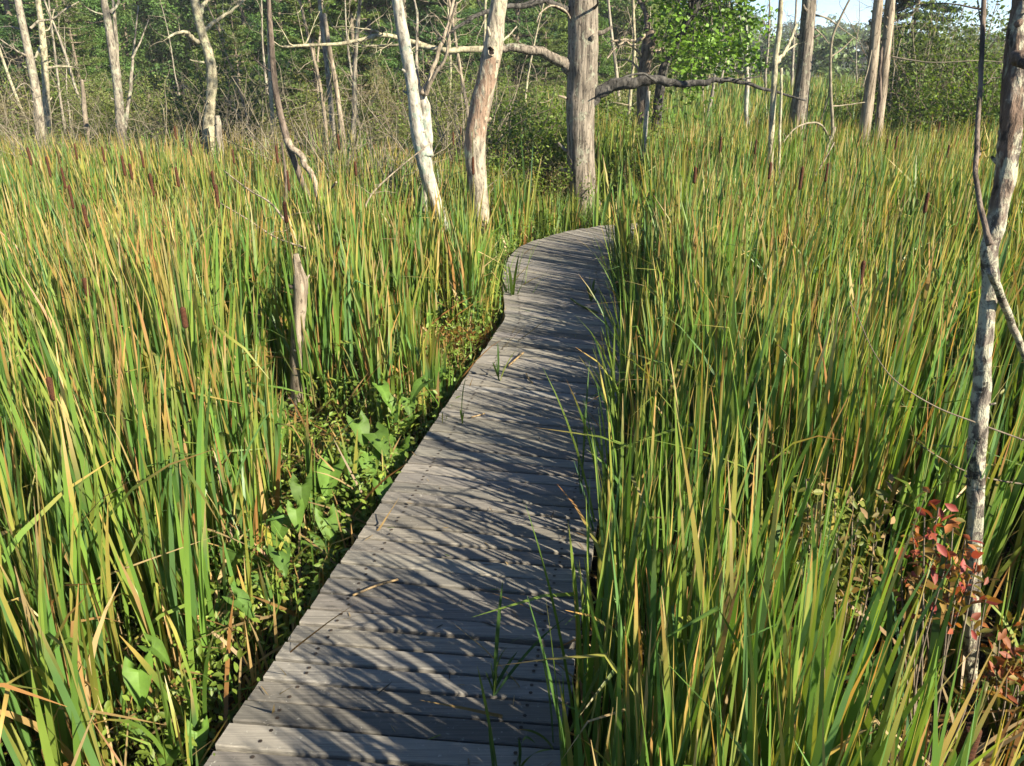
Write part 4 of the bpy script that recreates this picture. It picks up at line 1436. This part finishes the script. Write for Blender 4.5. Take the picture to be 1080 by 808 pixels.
# ------------------------------------------------------------------ standing-out plants
def strap_plant(name, label, cat, loc, spec, group=None, m=None):
    """spec: (azimuth, lean, bend, length, width, colour, tip age[, fold place, fold angle])"""
    r = np.random.default_rng(int(abs(loc[0]) * 1000) % 9999)
    mb = MB()
    n = len(spec)
    f = lambda k, dflt=None: np.array([s[k] if len(s) > k else dflt for s in spec], float)
    base = np.asarray(loc)[None] + np.column_stack([r.normal(0, .006, (n, 2)), np.zeros(n)])
    c = np.array([s[5] for s in spec])
    tc = TIPC[r.integers(0, 4, n)]
    blades(mb, base, f(3), f(4), f(0), f(1), f(2), c, c, tc, f(6), 14, f(7, 3.0), f(8, 0.0), r, np.full(n, .5))
    return tag(mb.build(name, m or M_REED, origin=np.asarray(loc, float)), label, cat, group)


G1, G2_, G3_, Y1, Y2, O1, B1 = (.06, .12, .03), (.085, .145, .025), (.05, .11, .05), (.20, .20, .035), (.14, .17, .03), (.42, .22, .07), (.36, .24, .10)


def foreground():
    r = np.random.default_rng(141)

    def toward(p, px, py, z=None):
        """azimuth, lean and length of a straight leaf from p to the point seen at a pixel"""
        q = at(px, py, p[1] + (z or 0))
        v = q - p
        L = np.linalg.norm(v)
        return math.atan2(v[1], v[0]), math.acos(v[2] / L), L

    def plant(name, lab, foot, tips, cat='cattail', group=None, footz=GZ):
        p = gp(foot[0], foot[1], footz)
        sp_ = []
        for (px, py, dz, w, col, age, *rest) in tips:
            az, lean, L = toward(p, px, py, dz)
            b = rest[0] if rest else .15
            fold = rest[1:] if len(rest) > 1 else ()
            sp_.append((az, lean - b * .36, b, L * 1.01, w, col, age, *fold))
        return strap_plant(name, lab, cat, p, sp_, group)
    # single leaves that stand out in front
    plant('cattail_plant', 'tall broad blue-green cattail leaves in front of the red leaved shrub', (965, 860), [(1000, 560, -.05, .020, G3_, -.3, .05), (935, 590, .05, .018, G3_, -.3, .05), (986, 660, 0, .010, O1, .5, .1)])
    plant('cattail_plant', 'upright dark green cattail leaves left of the red leaved shrub', (930, 850), [(940, 560, .02, .018, G3_, -.3, .05), (905, 640, .1, .016, G1, .1, .2), (965, 700, -.1, .014, Y2, .2, .3)])
    plant('cattail_plant', 'cattail plant with an orange withered leaf at the bottom right', (850, 880), [(855, 690, .0, .02, Y2, .1, .1), (915, 742, -.15, .024, O1, .6, .1), (818, 650, 0, .022, G3_, -.3, .1), (880, 650, .1, .016, G2_, .1, .15)])
    plant('cattail_plant', 'cattail leaves with a long orange blade near the bottom right', (838, 800), [(827, 672, 0, .018, O1, .9, .06), (845, 560, 0, .018, G3_, -.3, .1), (800, 600, 0, .016, G1, -.3, .15)])
    plant('cattail_plant', 'cattail plant with tan bent leaves beside the deck at the bottom', (700, 860), [(648, 732, 0, .017, O1, .2, .1), (700, 745, 0, .016, B1, -.3, .1, .75, 2.0), (680, 600, 0, .015, Y2, .3, .1), (725, 620, .1, .016, G2_, .2, .15)])
    plant('cattail_plant', 'yellow green cattail leaves with rusty bent tips right of the deck', (680, 800), [(645, 560, 0, .014, Y2, .25, .1), (664, 545, .1, .013, G2_, .1, .1), (700, 610, 0, .015, Y1, .35, .1), (690, 500, .1, .013, G1, .1, .1)])
    plant('cattail_plant', 'cattail plant with arched yellow leaves in the middle of the right reeds', (845, 590), [(880, 330, .1, .017, Y2, -.3, .25), (905, 320, 0, .017, G2_, -.3, .5), (958, 420, -.2, .014, G1, -.3, 1.3), (830, 400, 0, .017, G1, -.3, .1), (925, 390, .1, .015, Y2, -.3, .2)])
    plant('cattail_plant', 'tall green cattail clump standing alone near the rotten stub', (212, 640), [(208, 380, 0, .018, G2_, -.3, .06), (217, 370, .05, .017, G3_, -.3, .06), (224, 395, 0, .016, G1, -.3, .08), (200, 440, 0, .016, G2_, .05, .1), (190, 415, .1, .014, B1, -.3, .1, .85, 2.3)])
    plant('cattail_plant', 'blue green cattail leaves at the far left edge', (15, 700), [(8, 440, 0, .02, G3_, -.3, .08), (28, 470, 0, .02, G2_, -.3, .08), (-8, 470, 0, .018, G3_, -.3, .1), (40, 500, .1, .016, Y2, .3, .1), (24, 560, 0, .015, B1, -.3, .1, .8, 2.2)])
    plant('cattail_plant', 'cattail leaves with orange tips at the lower left', (70, 760), [(50, 520, 0, .018, G2_, -.3, .08), (42, 600, 0, .016, O1, .6, .1), (85, 560, 0, .018, G3_, -.3, .08), (100, 610, .1, .016, Y2, .2, .1)])
    plant('cattail_plant', 'upright cattail leaves with brown withered blades in front of the far left reeds', (25, 860), [(20, 640, 0, .02, G2_, -.3, .08), (60, 680, 0, .019, G3_, -.3, .08), (5, 600, .1, .018, G1, -.3, .1), (85, 700, 0, .017, G1, -.3, .1)])
    plant('cattail_plant', 'single long green reed leaf slanting beside the left deck edge', (262, 735), [(307, 602, .1, .009, G2_, -.3, .1), (264, 630, 0, .008, G2_, -.3, .1), (248, 650, 0, .008, G1, -.3, .1), (276, 660, .1, .007, G1, -.3, .1)], 'reed')
    plant('cattail_plant', 'dark standing cattail clump between the holed trunk and the big tree', (556, 262), [(548, 140, 0, .024, G1, -.3, .06), (562, 150, .1, .022, G3_, -.3, .06), (572, 165, 0, .022, Y2, .2, .1), (540, 170, 0, .022, G1, .1, .1), (580, 185, .1, .02, O1, .4, .1), (566, 200, 0, .02, Y1, .4, .1)])
    plant('cattail_plant', 'pale arching reed leaf bending over the far end of the deck', (655, 262), [(622, 205, 0, .02, G2_, -.3, .9), (640, 200, 0, .016, G1, -.3, .3), (662, 190, .1, .016, G2_, -.3, .3)], 'reed')
    plant('cattail_plant', 'loose reed leaves leaning in over the right edge of the deck', (640, 640), [(590, 540, 0, .011, G2_, -.3, .2), (600, 480, .1, .01, G3_, -.3, .2), (632, 430, .1, .011, G2_, -.3, .2), (615, 420, .2, .010, G1, -.3, .4)], 'reed')
    plant('cattail_plant', 'long green leaf leaning low over the right side of the deck at the bottom', (588, 800), [(660, 640, .1, .011, G2_, -.3, -.2), (540, 770, -.05, .010, G2_, .2, 1.0), (573, 690, 0, .009, G1, -.3, .2)], 'reed', footz=-.05)
    # sprouts on the deck
    D = 0.0
    plant('grass_tuft', 'bright grass tuft growing through the deck near the bend', (623, 318), [(621, 284, 0, .02, G2_, -.3, .05), (627, 294, 0, .022, G1, -.3, .1), (617, 296, 0, .016, G2_, -.3, .1), (630, 304, 0, .02, G1, -.3, .2)], 'grass', 'tufts growing through the deck', D)
    plant('grass_tuft', 'small green tuft of cut blades growing through the middle of the deck', (527, 401), [(526, 362, 0, .012, G1, -.3, .05), (520, 382, 0, .014, G2_, -.3, .05), (532, 383, 0, .012, G2_, -.3, .05), (548, 366, .05, .008, Y2, -.3, .6), (524, 378, 0, .012, G1, -.3, .05)], 'grass', 'tufts growing through the deck', D)
    plant('grass_tuft', 'short green stub of grass beside a thin blade near the left deck edge', (487, 447), [(484, 432, 0, .013, G2_, -.3, .05), (489, 434, 0, .012, G2_, -.3, .05), (492, 398, 0, .008, G1, -.3, .3)], 'grass', 'tufts growing through the deck', D)
    plant('grass_tuft', 'tiny yellow cut stub at the left deck edge', (466, 446), [(466, 434, 0, .009, Y1, -.3, .02), (469, 437, 0, .006, Y2, -.3, .02)], 'grass', 'tufts growing through the deck', D)
    plant('grass_tuft', 'green tuft with long bent leaves at the right of the near deck', (522, 732), [(532, 612, .05, .011, G1, -.3, .15), (517, 700, 0, .012, G1, -.3, .05), (525, 704, 0, .012, G2_, -.3, .05), (548, 690, 0, .011, G3_, -.3, .2), (600, 650, -.05, .011, G3_, -.3, .3), (512, 708, 0, .01, G1, -.3, .1), (556, 672, 0, .008, G2_, -.3, 1.2)], 'grass', 'tufts growing through the deck', D)
    plant('grass_tuft', 'tall narrow grass blade at the bottom edge of the deck', (525, 830), [(501, 703, 0, .013, G2_, .08, .06), (518, 770, 0, .010, G1, -.3, .1)], 'grass', 'tufts growing through the deck', D)
    plant('grass_tuft', 'arched grass leaf growing through the deck at the bottom right', (546, 812), [(560, 765, 0, .012, G2_, -.3, .1, .75, 2.2), (585, 790, 0, .012, G2_, -.3, 1.4), (545, 780, 0, .01, G1, -.3, .3)], 'grass', 'tufts growing through the deck', D)
    plant('grass_tuft', 'thin upright grass sprigs at the right edge of the middle deck', (612, 520), [(614, 420, 0, .007, G2_, -.3, .1), (621, 380, .1, .008, G1, -.3, .2), (606, 450, 0, .006, G2_, -.3, .1)], 'grass', 'tufts growing through the deck', D)
    # fallen straw on the deck
    for pts, w, lab in (([(372, 628, .012), (396, 618, .016), (420, 611, .02)], 2.6, 'pale dry reed straw lying across the near deck'), ([(536, 386, .01), (545, 378, .014), (552, 372, .012)], 2.0, 'curled dry leaf scrap lying on the middle deck'),
                        ([(602, 315, .02), (612, 322, .012), (630, 330, .01)], 2.0, 'green fallen grass blade lying across the far deck'), ([(555, 394, .01), (558, 400, .012), (562, 404, .01)], 1.6, 'tiny dry straw lying on the middle deck right of the tuft'),
                        ([(497, 440, .01), (505, 438, .014), (511, 436, .01)], 1.5, 'tiny pale straw lying on the deck near the left edge')):
        mb = MB()
        P = smooth_line(np.array([gp(a, b, c) for a, b, c in pts]), 5)
        col = (.10, .15, .03) if 'green' in lab else (.40, .29, .15)
        tube(mb, P, np.full(len(P), w * depth(P[0]) / F / 2), 6, col=col)
        tag(mb.build('fallen_straw', M_REED), lab, 'straw')
    mb = MB()
    n = 260
    q = r.uniform(1.6, 10, n)
    f = np.clip(1 - np.abs(r.normal(0, .45, n)), 0.02, .98)
    e = along(EL, q) * (1 - f[:, None]) + along(ER, q * arc(ER)[-1] / arc(EL)[-1]) * f[:, None]
    cb = np.array([[.30, .22, .11], [.10, .14, .03], [.16, .11, .06], [.05, .04, .03]])[r.integers(0, 4, n)]
    blades(mb, np.column_stack([e, np.full(n, .004)]), r.uniform(.01, .06, n), r.uniform(.002, .006, n), r.uniform(0, 6.28, n), r.uniform(1.35, 1.55, n), r.uniform(-.1, .1, n), cb, cb, cb, np.full(n, -.3), 3, r=r)
    tag(mb.build('plant_litter', M_REED), 'scattered scraps of dry leaf and seed fluff over the deck planks', 'litter', kind='stuff')
    # rusty sedge tuft at the left edge
    c = gp(488, 372, GZ + .1)
    mb = MB()
    n = 420
    col = np.array([[.34, .17, .05], [.28, .13, .04], [.40, .24, .07]])[r.integers(0, 3, n)] * r.uniform(.7, 1.2, (n, 1))
    blades(mb, np.column_stack([c[0] + r.normal(0, .11, n), c[1] + r.normal(0, .11, n), np.full(n, GZ)]), r.uniform(.22, .42, n), np.full(n, .005), r.uniform(0, 6.28, n), np.abs(r.normal(0, .3, n)), np.abs(r.normal(.6, .4, n)),
           col, col, col, np.full(n, -.3), 6, r=r)
    tag(mb.build('sedge_tuft', M_REED, origin=np.array([c[0], c[1], GZ])), 'rusty orange dried sedge tuft against the left edge of the deck', 'sedge')
    # soft green rush tuft by it
    c = gp(500, 330, GZ + .1)
    mb = MB()
    n = 520
    col = GREEN[r.integers(0, 5, n)] * r.uniform(.8, 1.4, (n, 1)) + np.array([.03, .02, 0])
    blades(mb, np.column_stack([c[0] - .1 + r.normal(0, .16, n), c[1] + r.normal(0, .18, n), np.full(n, GZ)]), r.uniform(.5, .85, n), np.full(n, .005), r.uniform(0, 6.28, n), np.abs(r.normal(0, .18, n)), np.abs(r.normal(.4, .3, n)),
           col, col, col, np.full(n, -.3), 7, r=r)
    tag(mb.build('rush_tuft', M_REED, origin=np.array([c[0], c[1], GZ])), 'fine leaved soft green rush tuft behind the rusty sedge', 'rush')
    # leafy grass spilling over the corner of the deck
    plant('grass_tuft', 'leafy green grass leaning over the left corner of the deck', (540, 335), [(548, 268, 0, .03, G2_, -.3, .2), (535, 278, 0, .028, G2_, -.3, .2), (552, 300, 0, .026, G1, -.3, .4), (525, 290, .1, .026, G2_, -.3, .4), (512, 300, 0, .024, Y2, -.3, .6), (530, 262, .1, .024, G1, -.3, .2), (545, 285, -.1, .024, G2_, -.3, .3)], 'grass', None, -.2)


def arum_leaf(mb, base, az, h, tilt, size, col, r):
    """arrowhead leaf on a curved stalk; base on the mud"""
    hd = np.array([math.cos(az), math.sin(az), 0])
    sd = np.array([-hd[1], hd[0], 0])
    top = base + hd * h * .35 + np.array([0, 0, h])
    P = smooth_line(np.array([base, base + hd * h * .08 + np.array([0, 0, h * .55]), top]), 5)
    tube(mb, P, np.linspace(.006, .004, len(P)), 6, col=np.array(col) * 1.1)
    # outline right half, (along, across): tip .. shoulder .. lobe tip .. notch
    out = np.array([(1.0, 0), (.78, .10), (.5, .23), (.22, .33), (.0, .37), (-.18, .36), (-.45, .30), (-.30, .17), (-.10, .08), (0, 0)])
    mid = np.array([(1.0, 0), (.78, 0), (.5, 0), (.22, 0), (.08, 0), (0, 0), (0, 0), (0, 0), (0, 0), (0, 0)])
    f = math.cos(tilt) * hd - math.sin(tilt) * np.array([0, 0, 1])
    up = np.cross(f, sd)
    if up[2] < 0:
        up = -up
    V, T = [], []
    for sgn in (1, -1):
        for (a, b), (ma, _) in zip(out, mid):
            cv = -.45 * a * a * (1 if a > 0 else .3)
            wav = .03 * math.sin(9 * a + r.uniform(0, .3))
            V.append(top + size * (f * a + sd * sgn * b + up * (cv + .34 * b * .6 + wav * b * 3)))
            cm = -.45 * ma * ma
            V.append(top + size * (f * ma + up * cm))
    n = len(out)
    for s_ in range(2):
        o = s_ * 2 * n
        for i in range(n - 1):
            a, b, c, d = o + 2 * i, o + 2 * i + 1, o + 2 * i + 3, o + 2 * i + 2
            T += [(a, b, c), (a, c, d)] if s_ == 0 else [(a, c, b), (a, d, c)]
    colv = np.tile(np.array(col), (len(V), 1))
    colv[1::2] = colv[1::2] * 1.25 + .01
    mb.add(np.array(V), None, T, colv)


def arums():
    r = np.random.default_rng(161)
    sp_ = [((232, 690), 'arrow arum plant with small dark leaves in the gap beside the near deck corner', [(236, 650), (222, 665), (250, 640), (215, 690)], .15),
           ((458, 440), 'farthest arrow arum plant with leaves touching the left deck edge', [(455, 412), (468, 402), (448, 425), (462, 420)], .17),
           ((440, 470), 'arrow arum plant with upright pale leaves left of the deck below the rusty sedge', [(430, 428), (446, 412), (420, 452), (410, 430), (436, 445), (402, 415)], .21),
           ((395, 515), 'arrow arum plant with broad bright leaves leaning to the left deck edge', [(388, 485), (408, 500), (378, 455), (420, 480), (395, 465), (368, 480)], .21),
           ((365, 560), 'arrow arum plant with leaves lying over the left edge of the deck', [(404, 520), (360, 550), (350, 500), (385, 540), (372, 520), (340, 530)], .21),
           ((320, 600), 'arrow arum plant with yellowing leaves among reed stubble left of the deck', [(312, 545), (345, 555), (290, 570), (330, 580), (318, 520), (300, 555)], .20),
           ((275, 640), 'dark arrow arum plant low against the left side of the near deck', [(270, 600), (295, 590), (262, 620), (300, 625), (250, 590)], .18),
           ((150, 790), 'large single arrowhead leaf standing at the lower left', [(146, 715), (160, 690)], .17),
           ((195, 840), 'curled glossy arrowhead leaf at the bottom left corner of the deck', [(208, 780), (180, 800), (140, 770)], .13)]
    for (fx, fy), lab, tips, size in sp_:
        b0 = gp(fx, fy, GZ + .02)
        t = thing('arrow_arum', lab, 'marsh plant', b0)
        for k, (px, py) in enumerate(tips):
            q = at(px, py - 8, b0[1] + r.uniform(-.12, .02))
            h = max(.1, q[2] - b0[2])
            az = math.atan2(q[1] - b0[1] + r.normal(0, .06), q[0] - b0[0] + .08)
            az = r.uniform(-2.6, .1) if k else -1.3
            base = np.array([q[0] - math.cos(az) * h * .35, q[1] - math.sin(az) * h * .35, b0[2]])
            mb = MB()
            c = np.array([.080, .155, .022]) * r.uniform(.7, 1.35) if 'dark' not in lab else np.array([.07, .14, .025])
            if k == 2 and 'yellow' in lab:
                c = np.array([.22, .22, .03])
            big = size * r.uniform(.45, .85)
            arum_leaf(mb, base, az, h, r.uniform(.15, .95), big, c, r)
            mb.build('leaf', M_BROAD, t)


def near_shrubs():
    r = np.random.default_rng(171)

    def woody(name, lab, foot, tips, leaf, cols, per, d, cat='shrub', tt=.5):
        b = at(foot[0], foot[1], d)
        b[2] = GZ
        t = thing(name, lab, cat, b)
        mb, ml = MB(), MB()
        for (px, py, dz) in tips:
            q = at(px, py, d + dz)
            md = b * .35 + q * .65 + r.normal(0, .03, 3)
            md[2] = b[2] + (q[2] - b[2]) * .55
            P = smooth_line(np.array([b + r.normal(0, .01, 3), md, q]), 6)
            tube(mb, P, np.linspace(.0045, .0016, len(P)), 5, cap=False)
            for j in range(int(len(P) * tt), len(P)):
                m = per
                p = P[j] + r.normal(0, .024, (m, 3))
                c = np.array(cols)[r.integers(0, len(cols), m)] * r.uniform(.75, 1.25, (m, 1))
                leaves(ml, p, leaf * r.uniform(.7, 1.3, m), c, .25, r, .48, .25)
        mb.build('stems', M_TWIGD, t)
        ml.build('foliage', M_BROAD, t)
    woody('red_leaved_shrub', 'small shrub with red and orange leaves against the lichen covered trunk', (1010, 720), [(975, 545, -.05), (990, 535, 0), (1005, 555, -.05), (1018, 570, -.05), (1000, 585, -.05), (1024, 605, -.05), (985, 565, 0), (962, 560, .05), (1010, 615, -.05), (1032, 585, -.05), (975, 590, 0), (1040, 630, 0), (950, 580, 0)],
    .036, [(.25, .065, .03), (.31, .12, .035), (.24, .16, .04), (.20, .12, .03), (.26, .05, .04), (.14, .13, .03)], 5, 1.66, tt=.78)
    woody('red_leaved_shrub', 'low rusty leaved shrub right of the lichen covered trunk foot', (1062, 780), [(1055, 665, 0), (1070, 680, 0), (1062, 690, -.1), (1078, 660, .1), (1085, 690, 0), (1050, 690, 0)], .045,
          [(.22, .07, .035), (.26, .10, .04), (.16, .12, .03), (.10, .11, .025)], 3, 1.9)
    woody('leafy_shrub', 'small bronze green leaved shrub in the right reeds left of the red one', (890, 680), [(850, 505, 0), (870, 510, .1), (880, 525, 0), (900, 520, -.1), (860, 545, 0), (845, 540, .1), (925, 535, 0), (885, 555, -.1), (905, 545, 0), (935, 525, .1), (870, 570, 0)],
          .036, [(.10, .13, .025), (.16, .18, .035), (.20, .16, .05), (.10, .115, .02), (.26, .17, .08)], 6, 2.1)
    woody('leafy_shrub', 'small green herb with soft leaves low in the right reeds', (795, 720), [(800, 610, 0), (812, 620, 0), (790, 640, 0), (815, 650, 0), (800, 665, 0)], .034, [(.055, .12, .03), (.075, .14, .035)], 4, 1.9, 'herb')
    # white flowered herb at the bend
    b = at(690, 262, 7.6)
    b[2] = GZ
    t = thing('white_aster', 'leafy herb with small white flower clusters at the far right deck edge', 'flowers', b)
    mb, ml, mf = MB(), MB(), MB()
    for (px, py) in ((676, 240), (684, 245), (700, 230), (707, 225), (715, 228), (690, 236), (672, 250)):
        q = at(px, py, 7.6 + r.normal(0, .1))
        P = smooth_line(np.array([b + r.normal(0, .03, 3) * np.array([1, 1, 0]), (b + q) / 2 + r.normal(0, .03, 3), q]), 5)
        tube(mb, P, np.full(len(P), .003), 5, cap=False)
        m = 40
        p = P[r.integers(3, len(P), m)] + r.normal(0, .05, (m, 3))
        leaves(ml, p, .05, np.array([.09, .14, .025]) * r.uniform(.8, 1.3, (m, 1)), .4, r)
        leaves(mf, q + r.normal(0, .022, (16, 3)), .022, np.full((16, 3), .62) * np.array([1, .97, .86]), .8, r, .8)
    mb.build('stems', M_TWIGD, t)
    ml.build('foliage', M_LEAF, t)
    mf.build('flowers', M_LEAF, t)


# ------------------------------------------------------------------ light, sky, camera
def light():
    SUN_AZ = math.atan2(.80, -.60)        # clockwise from +Y: right of and behind the viewer
    EL = R(31)
    w = bpy.data.worlds.new('World')
    S.world = w
    w.use_nodes = True
    nt = w.node_tree
    bg = nt.nodes['Background']
    sky = nt.nodes.new('ShaderNodeTexSky')
    sky.sky_type = 'NISHITA'
    sky.sun_disc = False
    sky.sun_elevation = EL
    sky.sun_rotation = SUN_AZ
    sky.air_density = 1.0
    sky.dust_density = .15
    sky.ozone_density = 5
    sky.altitude = 2600
    nt.links.new(sky.outputs[0], bg.inputs[0])
    bg.inputs[1].default_value = .068
    L = bpy.data.lights.new('sun', 'SUN')
    L.energy = 5.0
    L.angle = R(.7)
    L.color = (1, .885, .70)
    o = bpy.data.objects.new('sun', L)
    C.objects.link(o)
    dv = Vector((math.sin(SUN_AZ) * math.cos(EL), math.cos(SUN_AZ) * math.cos(EL), math.sin(EL)))
    o.rotation_euler = (-dv).to_track_quat('-Z', 'Y').to_euler()
    o.location = (10, -10, 12)


def camera():
    cd = bpy.data.cameras.new('camera')
    cd.sensor_fit = 'HORIZONTAL'
    cd.sensor_width = 36
    cd.lens = F / 1080 * 36
    cd.clip_start = .05
    cd.clip_end = 3000
    o = bpy.data.objects.new('camera', cd)
    C.objects.link(o)
    o.location = (0, 0, H)
    o.rotation_euler = (R(90) - PITCH, 0, 0)
    S.camera = o


def haze():
    mb = MB()
    x0, x1, y0, y1, z0, z1 = -330, 330, -20, 470, GZ - 1.2, 26
    V = [(x, y, z) for z in (z0, z1) for y in (y0, y1) for x in (x0, x1)]
    mb.add(V, [(0, 2, 3, 1), (4, 5, 7, 6), (0, 1, 5, 4), (2, 6, 7, 3), (0, 4, 6, 2), (1, 3, 7, 5)])
    m, nt, out = mat('haze_air')
    v = N(nt, 'ShaderNodeVolumePrincipled')
    v.inputs['Color'].default_value = (.9, .93, 1, 1)
    v.inputs['Density'].default_value = .0006
    nt.links.new(v.outputs[0], out.inputs['Volume'])
    tag(mb.build('haze', m, smooth=False), kind='stuff')


haze()
ground()
hills()
boardwalk()
snags()
big_tree()
background_snags()
thicket()
forest()
far_woods()
seed_heads()
foreground()
arums()
near_shrubs()
reeds()
litter()
weeds()
light()
camera()
for o in S.objects:
    if '_o' in o:
        del o['_o']
S.view_settings.view_transform = 'Standard'
S.view_settings.look = 'None'
S.view_settings.gamma = 1
S.view_settings.exposure = 1.8
S.view_settings.use_curve_mapping = False
S.render.engine = 'CYCLES'
S.cycles.max_bounces = 6
S.cycles.transparent_max_bounces = 4
S.cycles.use_denoising = True
S.cycles.denoiser = 'OPENIMAGEDENOISE'
S.cycles.denoising_input_passes = 'RGB_ALBEDO_NORMAL'
